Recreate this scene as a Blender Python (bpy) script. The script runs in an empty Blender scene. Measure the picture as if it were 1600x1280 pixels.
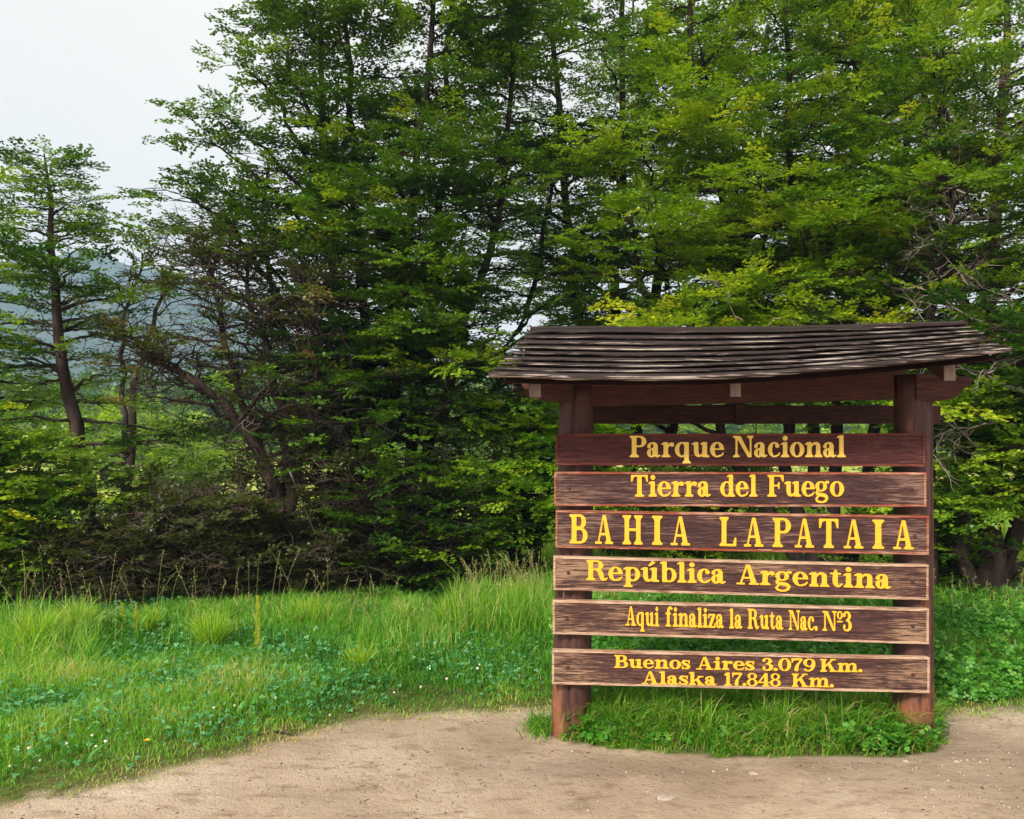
import bpy, bmesh, math, random
import numpy as np
from mathutils import Vector, Matrix

# ------------------------------------------------------------------ camera, sky, sun
SC = bpy.context.scene
COL = SC.collection
random.seed(7)
F, HORIZ, CH = 1300.0, 690.0, 1.66          # focal length in px of a 1600 px frame, horizon row, eye height
PITCH = math.atan((HORIZ-640)/F)
cam = bpy.data.cameras.new('camera'); cam.sensor_width = 36; cam.lens = 36*F/1600
cam.clip_start = .05; cam.clip_end = 12000
camo = bpy.data.objects.new('camera', cam); COL.objects.link(camo)
camo.location = (0, 0, CH); camo.rotation_euler = (math.pi/2+PITCH, 0, 0)
SC.camera = camo
SC.render.resolution_x, SC.render.resolution_y = 1024, 819
SC.view_settings.view_transform = 'Standard'; SC.view_settings.look = 'None'
SC.view_settings.exposure = 0.5; SC.view_settings.gamma = 1

SUN_DIR = Vector((-.66, -1.12, 1.0)).normalized()     # towards the sun: high, over the left shoulder
SUN_EL = math.asin(SUN_DIR.z); SUN_AZ = math.atan2(SUN_DIR.x, SUN_DIR.y)
W = bpy.data.worlds.new('World'); SC.world = W; W.use_nodes = True
nt = W.node_tree; nt.nodes.clear()
sky = nt.nodes.new('ShaderNodeTexSky'); sky.sky_type = 'NISHITA'; sky.sun_disc = False
sky.sun_elevation = SUN_EL; sky.sun_rotation = SUN_AZ; sky.air_density = 1; sky.dust_density = 3
tc = nt.nodes.new('ShaderNodeTexCoord')
nz = nt.nodes.new('ShaderNodeTexNoise'); nz.inputs['Scale'].default_value = 2.2; nz.inputs['Detail'].default_value = 3
cr = nt.nodes.new('ShaderNodeValToRGB')
cr.color_ramp.elements[0].position = .3; cr.color_ramp.elements[0].color = (.985, .93, .87, 1)
cr.color_ramp.elements[1].position = .7; cr.color_ramp.elements[1].color = (1.065, 1.0, .935, 1)
sc_ = nt.nodes.new('ShaderNodeVectorMath'); sc_.operation = 'SCALE'; sc_.inputs['Scale'].default_value = 7.4
mx = nt.nodes.new('ShaderNodeMix'); mx.data_type = 'RGBA'; mx.inputs[0].default_value = .97
bg = nt.nodes.new('ShaderNodeBackground'); bg.inputs['Strength'].default_value = .1
wo = nt.nodes.new('ShaderNodeOutputWorld')
L = nt.links.new
L(tc.outputs['Generated'], nz.inputs['Vector']); L(nz.outputs['Fac'], cr.inputs[0]); L(cr.outputs[0], sc_.inputs[0])
L(sky.outputs[0], mx.inputs[6]); L(sc_.outputs[0], mx.inputs[7]); L(mx.outputs[2], bg.inputs['Color']); L(bg.outputs[0], wo.inputs[0])
sl = bpy.data.lights.new('sun', 'SUN'); sl.energy = 4.0; sl.angle = math.radians(11); sl.color = (1, .94, .82)
so = bpy.data.objects.new('sun', sl); COL.objects.link(so)
so.rotation_euler = SUN_DIR.to_track_quat('Z', 'Y').to_euler(); so.location = (-6, -5, 12)

SC.cycles.max_bounces = 8; SC.cycles.diffuse_bounces = 3; SC.cycles.glossy_bounces = 2
SC.cycles.transmission_bounces = 3; SC.cycles.transparent_max_bounces = 4; SC.cycles.volume_bounces = 2
SC.cycles.caustics_reflective = False; SC.cycles.caustics_refractive = False
SC.cycles.use_denoising = True

# ------------------------------------------------------------------ pixel rays -> places in the world
ca, sa = math.cos(PITCH), math.sin(PITCH)
def ray(px, py):
    x, v = (px-800)/F, (640-py)/F
    return np.array([x, ca-sa*v, sa+ca*v])
CAM = np.array([0, 0, CH])
def P(px, py, Y):
    d = ray(px, py); return CAM+d*(Y/d[1])
def G(px, py, z=0.0):
    d = ray(px, py); return CAM+d*((z-CH)/d[2])

# ------------------------------------------------------------------ helpers
def link(o, parent=None):
    COL.objects.link(o)
    if parent is not None: o.parent = parent
    return o
def tag(o, label=None, cat=None, group=None, kind=None):
    if label: o['label'] = label
    if cat: o['category'] = cat
    if group: o['group'] = group
    if kind: o['kind'] = kind
    return o
def empty(name, loc, rz=0):
    e = bpy.data.objects.new(name, None); COL.objects.link(e)
    e.location = loc; e.rotation_euler = (0, 0, rz); e.empty_display_size = .1
    return e
def mesh_np(name, V, faces_by_n, mats, parent=None, attrs=None, smooth=False, matidx=None):
    """V (N,3); faces_by_n = list of int arrays (M,k); one mesh object, vectorised."""
    me = bpy.data.meshes.new(name)
    V = np.asarray(V, np.float32)
    me.vertices.add(len(V)); me.vertices.foreach_set('co', V.ravel())
    loops = np.concatenate([f.ravel() for f in faces_by_n]).astype(np.int32)
    sizes = np.concatenate([np.full(len(f), f.shape[1], np.int32) for f in faces_by_n])
    starts = np.concatenate([[0], np.cumsum(sizes)[:-1]]).astype(np.int32)
    me.loops.add(len(loops)); me.loops.foreach_set('vertex_index', loops)
    me.polygons.add(len(sizes)); me.polygons.foreach_set('loop_start', starts); me.polygons.foreach_set('loop_total', sizes)
    if smooth: me.polygons.foreach_set('use_smooth', np.ones(len(sizes), bool))
    for m in mats: me.materials.append(m)
    if matidx is not None: me.polygons.foreach_set('material_index', np.asarray(matidx, np.int32))
    me.update(calc_edges=True)
    for k, (dom, a) in (attrs or {}).items():
        at = me.attributes.new(k, 'FLOAT', dom); at.data.foreach_set('value', np.asarray(a, np.float32))
    o = bpy.data.objects.new(name, me)
    return link(o, parent)
class MB:
    """Collects simple solids in one coordinate frame and links them as one mesh object."""
    def __init__(s): s.v = []; s.f = []
    def add(s, vs, fs):
        b = len(s.v); s.v += [tuple(map(float, q)) for q in vs]; s.f += [tuple(b+i for i in f) for f in fs]
    def hexa(s, q):     # 8 corners: bottom ring 0-3, top ring 4-7
        s.add(q, [(3, 2, 1, 0), (4, 5, 6, 7), (0, 1, 5, 4), (1, 2, 6, 5), (2, 3, 7, 6), (3, 0, 4, 7)])
    def box(s, x0, x1, y0, y1, z0, z1):
        s.hexa([(x0, y0, z0), (x1, y0, z0), (x1, y1, z0), (x0, y1, z0), (x0, y0, z1), (x1, y0, z1), (x1, y1, z1), (x0, y1, z1)])
    def build(s, name, mat, parent=None, bevel=0, smooth=False):
        me = bpy.data.meshes.new(name); me.from_pydata(s.v, [], s.f); me.update()
        bm = bmesh.new(); bm.from_mesh(me)
        bmesh.ops.recalc_face_normals(bm, faces=bm.faces)
        if bevel: bmesh.ops.bevel(bm, geom=list(bm.edges), offset=bevel, segments=2, affect='EDGES', profile=.6)
        if smooth:
            for f in bm.faces: f.smooth = True
        bm.to_mesh(me); bm.free(); me.materials.append(mat)
        return link(bpy.data.objects.new(name, me), parent)

# ------------------------------------------------------------------ materials
def nodemat(name):
    m = bpy.data.materials.new(name); m.use_nodes = True
    t = m.node_tree; t.nodes.clear()
    o = t.nodes.new('ShaderNodeOutputMaterial'); p = t.nodes.new('ShaderNodeBsdfPrincipled')
    t.links.new(p.outputs[0], o.inputs[0])
    return m, t, p, o
def N(t, kind, **kw):
    n = t.nodes.new('ShaderNode'+kind)
    for k, v in kw.items():
        if k in n.inputs: n.inputs[k].default_value = v
        else: setattr(n, k, v)
    return n
def ramp(t, src, *stops):
    r = N(t, 'ValToRGB'); e = r.color_ramp.elements
    while len(e) < len(stops): e.new(.5)
    for q, (p, c) in zip(e, stops): q.position = p; q.color = (*c, 1) if len(c) == 3 else c
    t.links.new(src, r.inputs[0]); return r.outputs[0]
def mixc(t, fac, a, b, blend='MIX'):
    m = N(t, 'Mix', data_type='RGBA', blend_type=blend)
    for s, v in ((m.inputs[0], fac), (m.inputs[6], a), (m.inputs[7], b)):
        if isinstance(v, (int, float)): s.default_value = v
        elif isinstance(v, tuple): s.default_value = (*v, 1)
        else: t.links.new(v, s)
    return m.outputs[2]
def noise(t, scale, detail=4, rough=.55, stretch=None, coord='Object'):
    c = N(t, 'TexCoord').outputs[coord]
    if stretch:
        mp = N(t, 'Mapping'); mp.inputs['Scale'].default_value = stretch; t.links.new(c, mp.inputs[0]); c = mp.outputs[0]
    n = N(t, 'TexNoise', Scale=scale, Detail=detail, Roughness=rough); t.links.new(c, n.inputs['Vector'])
    return n.outputs['Fac']
def bump(t, p, h, strength, dist):
    b = N(t, 'Bump', Strength=strength, Distance=dist); t.links.new(h, b.inputs['Height']); t.links.new(b.outputs[0], p.inputs['Normal'])

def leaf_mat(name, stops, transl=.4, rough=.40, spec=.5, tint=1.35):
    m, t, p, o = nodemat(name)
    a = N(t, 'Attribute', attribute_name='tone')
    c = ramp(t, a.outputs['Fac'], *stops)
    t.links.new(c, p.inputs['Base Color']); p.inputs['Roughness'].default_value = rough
    p.inputs['Specular IOR Level'].default_value = spec
    tr = N(t, 'BsdfTranslucent')
    t.links.new(mixc(t, 1.0, c, (tint, tint*1.02, tint*.55), 'MULTIPLY'), tr.inputs['Color'])
    ms = N(t, 'MixShader'); ms.inputs[0].default_value = transl
    t.links.new(p.outputs[0], ms.inputs[1]); t.links.new(tr.outputs[0], ms.inputs[2]); t.links.new(ms.outputs[0], o.inputs[0])
    return m
def bark_mat(name, dark, light, lichen=None, amount=.62):
    m, t, p, o = nodemat(name)
    n1 = noise(t, 9, 5, .65, (1, 1, .25)); c = ramp(t, n1, (.35, dark), (.7, light))
    if lichen:
        n2 = noise(t, 5, 4, .7); c = mixc(t, ramp(t, n2, (amount, (0, 0, 0)), (amount+.06, (1, 1, 1))), c, lichen)
    t.links.new(c, p.inputs['Base Color']); p.inputs['Roughness'].default_value = .9
    p.inputs['Specular IOR Level'].default_value = .15
    bump(t, p, noise(t, 30, 4, .7, (1, 1, .3)), .6, .02)
    return m
def board_mat(name, dark, mid, pale, wear, ends=True):
    """brown stain over coarse grain; pale bare wood where the stain has worn off, most at the board's ends"""
    m, t, p, o = nodemat(name)
    grain = noise(t, 1, 6, .72, (7, 60, 105)); fine = noise(t, 1, 4, .65, (11, 90, 210))
    c = ramp(t, grain, (.36, dark), (.62, mid))
    blot = noise(t, 1, 3, .5, (2.2, 3, 9))
    w = N(t, 'Math', operation='MULTIPLY_ADD'); t.links.new(blot, w.inputs[0]); w.inputs[1].default_value = .75; w.inputs[2].default_value = wear-.42
    wv = w.outputs[0]
    if ends:
        sx = N(t, 'SeparateXYZ'); t.links.new(N(t, 'TexCoord').outputs['Object'], sx.inputs[0])
        d = N(t, 'Math', operation='SUBTRACT'); t.links.new(sx.outputs['X'], d.inputs[0]); d.inputs[1].default_value = 1.02
        ab = N(t, 'Math', operation='ABSOLUTE'); t.links.new(d.outputs[0], ab.inputs[0])
        mr = N(t, 'MapRange'); t.links.new(ab.outputs[0], mr.inputs[0])
        for i, v in ((1, .55), (2, 1.02), (3, 0), (4, .20*min(1, wear*2))): mr.inputs[i].default_value = v
        ad = N(t, 'Math', operation='ADD'); t.links.new(wv, ad.inputs[0]); t.links.new(mr.outputs[0], ad.inputs[1]); wv = ad.outputs[0]
    gm = N(t, 'Math', operation='ADD'); t.links.new(fine, gm.inputs[0]); t.links.new(wv, gm.inputs[1])
    fac = ramp(t, gm.outputs[0], (.84, (0, 0, 0)), (1.08, (1, 1, 1)))
    c = mixc(t, fac, c, pale)
    crack = noise(t, 1, 5, .7, (6, 50, 120)); c = mixc(t, ramp(t, crack, (.40, (.92, .92, .92)), (.49, (0, 0, 0))), c, tuple(v*.8 for v in dark))
    streak = noise(t, 1, 4, .7, (12, 80, 170)); c = mixc(t, ramp(t, streak, (.60, (0, 0, 0)), (.70, (.55, .55, .55))), c, pale)  # scattered pale streaks along the grain
    t.links.new(c, p.inputs['Base Color']); p.inputs['Roughness'].default_value = .62; p.inputs['Specular IOR Level'].default_value = .3
    hh = N(t, 'Math', operation='ADD'); t.links.new(grain, hh.inputs[0]); t.links.new(fine, hh.inputs[1])
    bump(t, p, hh.outputs[0], .9, .006)
    return m
M = {}
M['board_red'] = board_mat('board_red', (.045, .012, .012), (.12, .032, .03), (.24, .12, .10), .24)
M['board_mid'] = board_mat('board_mid', (.030, .011, .012), (.085, .033, .032), (.25, .145, .11), .33)
M['board_worn'] = board_mat('board_worn', (.034, .013, .013), (.105, .041, .034), (.34, .20, .125), .345)
M['border_red'] = board_mat('border_red', (.10, .02, .014), (.20, .045, .03), (.34, .14, .11), .30, False)
M['border_mid'] = board_mat('border_mid', (.20, .035, .016), (.34, .08, .04), (.52, .30, .20), .43, False)
M['border_worn'] = board_mat('border_worn', (.22, .075, .045), (.45, .24, .15), (.56, .39, .27), .55, False)
def paint(name, col, worn):
    m, t, p, o = nodemat(name)
    n = noise(t, 1, 5, .7, (14, 40, 60)); c = ramp(t, n, (.30, worn), (.42, col), (.75, tuple(min(1, v*1.04) for v in col)))
    t.links.new(c, p.inputs['Base Color']); p.inputs['Roughness'].default_value = .5
    bump(t, p, noise(t, 1, 4, .7, (20, 100, 160)), .35, .003); return m
M['yellow'] = paint('yellow_paint', (.84, .43, .022), (.60, .28, .03))
M['orange'] = paint('orange_yellow_paint', (.98, .68, .13), (.94, .52, .06))
def post_mat():
    m, t, p, o = nodemat('stained_log')
    g = noise(t, 1, 6, .7, (38, 38, 3)); c = ramp(t, g, (.33, (.032, .011, .009)), (.66, (.105, .037, .029)))
    b = noise(t, 1, 4, .6, (9, 9, 2.2))
    sx = N(t, 'SeparateXYZ'); t.links.new(N(t, 'TexCoord').outputs['Object'], sx.inputs[0])
    mr = N(t, 'MapRange'); t.links.new(sx.outputs['Z'], mr.inputs[0])
    for i, v in ((1, .0), (2, .5), (3, .20), (4, 0)): mr.inputs[i].default_value = v
    ad = N(t, 'Math', operation='ADD'); t.links.new(b, ad.inputs[0]); t.links.new(mr.outputs[0], ad.inputs[1])
    c = mixc(t, ramp(t, ad.outputs[0], (.60, (0, 0, 0)), (.72, (1, 1, 1))), c, (.24, .085, .042))
    w = noise(t, 1, 5, .75, (16, 16, 4)); c = mixc(t, ramp(t, w, (.665, (0, 0, 0)), (.70, (1, 1, 1))), c, (.50, .40, .33))
    t.links.new(c, p.inputs['Base Color']); p.inputs['Roughness'].default_value = .6
    bump(t, p, g, .7, .008); return m
M['post'] = post_mat()
M['beam'] = board_mat('beam_wood', (.045, .014, .010), (.12, .045, .03), (.26, .10, .06), .22, False)
def roof_mat(name, flake):
    m, t, p, o = nodemat(name)
    g = noise(t, 1, 6, .7, (3, 40, 60)); c = ramp(t, g, (.34, (.010, .006, .006)), (.58, (.034, .018, .017)), (.85, (.11, .074, .074)))
    f = noise(t, 1, 6, .66, (2.6, 60, 190)); k = noise(t, 1, 3, .5, (1.3, 7, 7))
    ad = N(t, 'Math', operation='MULTIPLY_ADD'); t.links.new(k, ad.inputs[0]); ad.inputs[1].default_value = .35; t.links.new(f, ad.inputs[2])
    c = mixc(t, ramp(t, ad.outputs[0], (flake, (0, 0, 0)), (flake+.05, (1, 1, 1))), c, (.46, .38, .33))
    t.links.new(c, p.inputs['Base Color']); p.inputs['Roughness'].default_value = .60; p.inputs['Specular IOR Level'].default_value = .3
    bump(t, p, g, .9, .012); return m
M['roof'] = roof_mat('weathered_roof_wood', .87); M['roof_edge'] = roof_mat('peeling_plank_edge', .715)
m, t, p, o = nodemat('rusty_bolt'); p.inputs['Base Color'].default_value = (.09, .04, .035, 1); p.inputs['Metallic'].default_value = .6; p.inputs['Roughness'].default_value = .55
M['bolt'] = m
M['end_grain'] = bark_mat('end_grain', (.10, .075, .07), (.42, .34, .31))

# leaf tones: dark beech, mid beech, yellow-green beech, bright sapling
M['leaf_dark'] = leaf_mat('leaf_dark', [(0, (.022, .068, .006)), (.5, (.090, .195, .010)), (.85, (.22, .35, .018)), (1, (.36, .42, .03))], transl=.34)
M['leaf_mid'] = leaf_mat('leaf_mid', [(0, (.030, .095, .007)), (.5, (.13, .26, .011)), (.85, (.30, .43, .020)), (1, (.44, .50, .03))], transl=.36)
M['leaf_yellow'] = leaf_mat('leaf_yellow', [(0, (.048, .13, .008)), (.45, (.19, .33, .012)), (.85, (.38, .48, .018)), (1, (.54, .56, .03))], transl=.38)
M['leaf_bright'] = leaf_mat('leaf_bright', [(0, (.10, .24, .014)), (.5, (.26, .46, .02)), (1, (.46, .58, .04))], transl=.5)
M['leaf_brown'] = leaf_mat('leaf_brown', [(0, (.035, .04, .015)), (.5, (.075, .085, .022)), (.8, (.10, .15, .03)), (1, (.24, .14, .06))])
M['bark'] = bark_mat('dark_bark', (.011, .008, .007), (.040, .029, .025))
M['bark_warm'] = bark_mat('warm_bark', (.020, .013, .011), (.075, .050, .042))
M['bark_lichen'] = bark_mat('lichen_bark', (.035, .026, .02), (.12, .09, .07), (.40, .36, .17), .56)
M['twig_pale'] = bark_mat('pale_twig', (.17, .13, .115), (.42, .35, .31))
M['twig_grey'] = bark_mat('grey_twig', (.10, .08, .07), (.30, .25, .22))
M['twig_brown'] = bark_mat('brown_twig', (.045, .030, .026), (.15, .10, .085))

# ------------------------------------------------------------------ noise for shapes
def vnoise(x, y, seed=0):
    """smooth value noise, vectorised"""
    x = np.asarray(x, float); y = np.asarray(y, float)
    xi, yi = np.floor(x).astype(np.int64), np.floor(y).astype(np.int64); fx, fy = x-xi, y-yi
    def h(a, b):
        n = (a*374761393+b*668265263+seed*974634777) & 0xffffffff
        n = ((n ^ (n >> 13))*1274126177) & 0xffffffff
        return ((n ^ (n >> 16)) & 0xffff)/65535.0
    sx, sy = fx*fx*(3-2*fx), fy*fy*(3-2*fy)
    return (h(xi, yi)*(1-sx)+h(xi+1, yi)*sx)*(1-sy)+(h(xi, yi+1)*(1-sx)+h(xi+1, yi+1)*sx)*sy
def fbm(x, y, seed=0, o=4):
    s = 0; a = .5
    for k in range(o): s = s+a*vnoise(np.asarray(x)*2**k, np.asarray(y)*2**k, seed+k); a *= .5
    return s

# ------------------------------------------------------------------ ground: dirt apron, lawn edge, meadow
edge_px = [(-900, 1560), (-400, 1385), (-100, 1288), (0, 1258), (120, 1236), (250, 1208), (330, 1186), (400, 1166), (500, 1141),
           (600, 1121), (700, 1112), (860, 1106), (1000, 1106), (1200, 1106), (1460, 1116), (1600, 1103), (1900, 1085), (2600, 1060)]
E = np.array([G(*q)[:2] for q in edge_px]); E = E[np.argsort(E[:, 0])]
isl_px = [(872, 1150), (900, 1164), (960, 1172), (1100, 1184), (1250, 1187), (1400, 1186), (1462, 1176), (1474, 1158), (1462, 1134), (1400, 1126), (1200, 1128), (1000, 1128), (900, 1124), (875, 1136)]
ISL = np.array([G(*q)[:2] for q in isl_px])
def in_poly(x, y, poly):
    c = np.zeros(np.shape(x), bool); n = len(poly)
    for i in range(n):
        (x0, y0), (x1, y1) = poly[i], poly[(i+1) % n]
        cr_ = ((y0 > y) != (y1 > y)) & (x < (x1-x0)*(y-y0)/(y1-y0+1e-12)+x0); c ^= cr_
    return c
def lawn_depth(x, y):     # metres behind the lawn's front edge (negative on the dirt)
    return y-np.interp(x, E[:, 0], E[:, 1])+.16*(fbm(np.asarray(x)*2.2, np.asarray(y)*2.2, 5)-.47)+.15*(vnoise(np.asarray(x)*8, np.asarray(y)*8, 8)-.5)+.08*(vnoise(np.asarray(x)*21, np.asarray(y)*21, 9)-.5)
def gz(x, y):
    x = np.asarray(x, float); y = np.asarray(y, float)
    z = .05*(fbm(x*.6, y*.6, 11)-.47)+.012*(fbm(x*4, y*4, 21)-.47)
    z = z+.05*np.clip(lawn_depth(x, y)/.5, 0, 1)
    cx, cy = ISL.mean(0); z = z+.045*np.exp(-((x-cx)/.95)**4-((y-cy)/.2)**2)
    far = np.clip((y-30)/60, 0, 1); return z*(1-far)+far*(.6*(fbm(x*.02, y*.02, 31)-.47))*np.clip((y-60)/300, 0, 1)
def grid_sheet(xs, ys):
    X, Y = np.meshgrid(xs, ys); V = np.stack([X, Y, gz(X, Y)], -1).reshape(-1, 3)
    ny, nx = X.shape; i = np.arange(ny-1)[:, None]*nx+np.arange(nx-1)[None, :]
    return V, np.stack([i, i+1, i+nx+1, i+nx], -1).reshape(-1, 4)
xs = np.unique(np.concatenate([np.geomspace(8, 920, 34), -np.geomspace(8, 920, 34), np.arange(-8, 8.01, .05)]))
ys = np.unique(np.concatenate([-np.geomspace(1, 60, 12), np.arange(-1, 3, .2), np.arange(3, 9, .04), np.arange(9, 16, .2), np.geomspace(16, 860, 50)]))
V, Fq = grid_sheet(xs, ys)
ld = lawn_depth(V[:, 0], V[:, 1]); isl = in_poly(V[:, 0], V[:, 1], ISL).astype(float)
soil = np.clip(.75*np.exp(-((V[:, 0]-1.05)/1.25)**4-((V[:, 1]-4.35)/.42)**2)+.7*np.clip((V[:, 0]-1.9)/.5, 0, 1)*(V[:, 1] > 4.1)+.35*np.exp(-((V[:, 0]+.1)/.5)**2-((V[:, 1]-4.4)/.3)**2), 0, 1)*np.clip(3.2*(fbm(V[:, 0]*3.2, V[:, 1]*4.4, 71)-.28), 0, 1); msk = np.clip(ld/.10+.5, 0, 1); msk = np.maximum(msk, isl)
def ground_mat():
    m, t, p, o = nodemat('dirt_and_turf')
    big = noise(t, .9, 5, .62); fine = noise(t, 26, 6, .7); mid = noise(t, 5, 5, .65, (1, 2.2, 1))
    c = ramp(t, big, (.32, (.32, .235, .165)), (.52, (.455, .345, .25)), (.68, (.56, .45, .345)))
    c = mixc(t, ramp(t, mid, (.32, (.75, .75, .75)), (.47, (0, 0, 0))), c, (.24, .16, .105))
    c = mixc(t, ramp(t, fine, (.31, (.8, .8, .8)), (.42, (0, 0, 0))), c, (.15, .10, .068))
    c = mixc(t, ramp(t, noise(t, 70, 3, .6), (.66, (0, 0, 0)), (.72, (.6, .6, .6))), c, (.66, .56, .46))
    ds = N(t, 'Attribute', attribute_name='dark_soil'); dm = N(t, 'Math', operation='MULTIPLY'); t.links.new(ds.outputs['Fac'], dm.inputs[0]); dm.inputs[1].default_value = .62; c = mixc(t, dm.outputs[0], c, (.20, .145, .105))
    a = N(t, 'Attribute', attribute_name='turf')
    turf = ramp(t, noise(t, 14, 4, .6), (.3, (.085, .075, .03)), (.7, (.13, .15, .04)))
    c = mixc(t, a.outputs['Fac'], c, turf)
    sx = N(t, 'SeparateXYZ'); t.links.new(N(t, 'TexCoord').outputs['Object'], sx.inputs[0])
    mr = N(t, 'MapRange'); t.links.new(sx.outputs['Y'], mr.inputs[0])
    for i, v in ((1, 11.0), (2, 13.5), (3, 0), (4, 1)): mr.inputs[i].default_value = v
    mead = ramp(t, noise(t, .35, 5, .65), (.32, (.20, .30, .04)), (.5, (.40, .42, .08)), (.66, (.58, .47, .20)))
    c = mixc(t, mr.outputs[0], c, mead)
    t.links.new(c, p.inputs['Base Color']); p.inputs['Roughness'].default_value = .95; p.inputs['Specular IOR Level'].default_value = .1
    h = N(t, 'Math', operation='ADD'); t.links.new(fine, h.inputs[0]); t.links.new(noise(t, 90, 3, .7), h.inputs[1])
    h2 = N(t, 'Math', operation='MULTIPLY_ADD'); t.links.new(noise(t, 7, 6, .72), h2.inputs[0]); h2.inputs[1].default_value = 2.2; t.links.new(h.outputs[0], h2.inputs[2])
    bump(t, p, h2.outputs[0], .7, .016)
    return m
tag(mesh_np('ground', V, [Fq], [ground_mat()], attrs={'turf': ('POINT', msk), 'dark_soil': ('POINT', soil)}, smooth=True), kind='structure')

# river beyond the meadow, hills beyond that
m, t, p, o = nodemat('river_water'); p.inputs['Base Color'].default_value = (.30, .36, .38, 1); p.inputs['Roughness'].default_value = .08
bump(t, p, noise(t, 3, 3), .15, .1)
xr = np.linspace(-160, 200, 60); yc = 78+5*np.sin(xr*.05)
Vr = np.concatenate([np.stack([xr, yc-4.5, np.full(60, .12)], -1), np.stack([xr, yc+4.5+1.5*np.sin(xr*.13), np.full(60, .12)], -1)])
i = np.arange(59); tag(mesh_np('river', Vr, [np.stack([i, i+1, i+61, i+60], -1)], [m]), kind='structure')
def hill_mat():
    m, t, p, o = nodemat('forested_slope')
    c = ramp(t, noise(t, .03, 6, .65), (.35, (.012, .026, .016)), (.55, (.03, .05, .028)), (.72, (.10, .095, .10)))
    t.links.new(c, p.inputs['Base Color']); p.inputs['Roughness'].default_value = 1; return m
X, Y = np.meshgrid(np.linspace(-900, 900, 121), np.linspace(330, 850, 53))
prof = .4*np.interp(X*2.5, [-3600, -2200, -1500, -1080, -950, -800, -620, -350, 0, 600, 1400, 2000, 3600], [380, 330, 420, 455, 452, 400, 300, 190, 150, 170, 230, 200, 250])
rise = np.clip((Y-330)/430, 0, 1)**1.15*np.where(Y > 780, 1-(Y-780)/700, 1)
Z = prof*rise*(.86+.30*(fbm(X*.010, Y*.010, 41)))+10*(fbm(X*.03, Y*.03, 51)-.47)*rise-2
ny, nx = X.shape; i = np.arange(ny-1)[:, None]*nx+np.arange(nx-1)[None, :]
tag(mesh_np('mountains', np.stack([X, Y, Z], -1).reshape(-1, 3), [np.stack([i, i+1, i+nx+1, i+nx], -1).reshape(-1, 4)], [hill_mat()], smooth=True), kind='structure')

# ------------------------------------------------------------------ lettering: a bold slab-serif drawn as shapes, traced to outlines
RES = 90; SW, HL = .205, .075
class Gl:
    def __init__(s, w):
        s.w = w; s.x, s.y = np.meshgrid((np.arange(int((w+.3)*RES))+.5)/RES-.15, (np.arange(int(1.75*RES))+.5)/RES-.45); s.m = np.zeros(s.x.shape, bool)
    def rect(s, x0, x1, y0, y1, on=True):
        q = (s.x >= x0) & (s.x <= x1) & (s.y >= y0) & (s.y <= y1); s.m = (s.m | q) if on else (s.m & ~q)
    def poly(s, pts, on=True):
        q = in_poly(s.x, s.y, pts); s.m = (s.m | q) if on else (s.m & ~q)
    def ell(s, cx, cy, rx, ry, on=True):
        q = ((s.x-cx)/rx)**2+((s.y-cy)/ry)**2 <= 1; s.m = (s.m | q) if on else (s.m & ~q)
    def ring(s, cx, cy, rx, ry, side=SW, hair=HL, clip=None):
        q = (((s.x-cx)/rx)**2+((s.y-cy)/ry)**2 <= 1) & ~(((s.x-cx)/(rx-side))**2+((s.y-cy)/(ry-hair))**2 <= 1)
        if clip is not None: q &= clip(s.x, s.y)
        s.m |= q
    def dee(s, xl, cx, cy, rx, ry, side=SW, hair=HL):
        def d(a, b): return ((s.x >= xl) & (s.x <= cx) & (abs(s.y-cy) <= b)) | ((s.x >= cx) & (((s.x-cx)/a)**2+((s.y-cy)/b)**2 <= 1))
        s.m |= d(rx, ry) & ~d(rx-side, ry-hair)
    def path(s, pts):     # Catmull-Rom through (x, y, radius)
        p = np.array([pts[0]]+list(pts)+[pts[-1]], float)
        for k in range(1, len(p)-2):
            for u in np.linspace(0, 1, 22):
                q = .5*((2*p[k])+(-p[k-1]+p[k+1])*u+(2*p[k-1]-5*p[k]+4*p[k+1]-p[k+2])*u*u+(-p[k-1]+3*p[k]-3*p[k+1]+p[k+2])*u**3)
                s.m |= (s.x-q[0])**2+(s.y-q[1])**2 <= q[2]**2
    def stem(s, xl, xr, y0, y1, bl=.1, br=.1, tl=.1, tr=.1):
        s.rect(xl, xr, y0, y1); k = .06
        for (x, e, sg) in ((xl, bl, -1), (xr, br, 1)):
            if e: s.rect(min(x, x+sg*e), max(x, x+sg*e), y0, y0+HL); s.poly([(x, y0), (x+sg*k, y0+HL-.005), (x, y0+HL+.09)])
        for (x, e, sg) in ((xl, tl, -1), (xr, tr, 1)):
            if e: s.rect(min(x, x+sg*e), max(x, x+sg*e), y1-HL, y1); s.poly([(x, y1), (x+sg*k, y1-HL+.005), (x, y1-HL-.09)])
    def flag(s, xl, y1):   # sloped head serif on the left of a lower-case stem
        s.poly([(xl-.11, y1-.075), (xl+.02, y1), (xl+.02, y1-.15), (xl, y1-.12), (xl-.11, y1-.115)])
XH = .70
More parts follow.
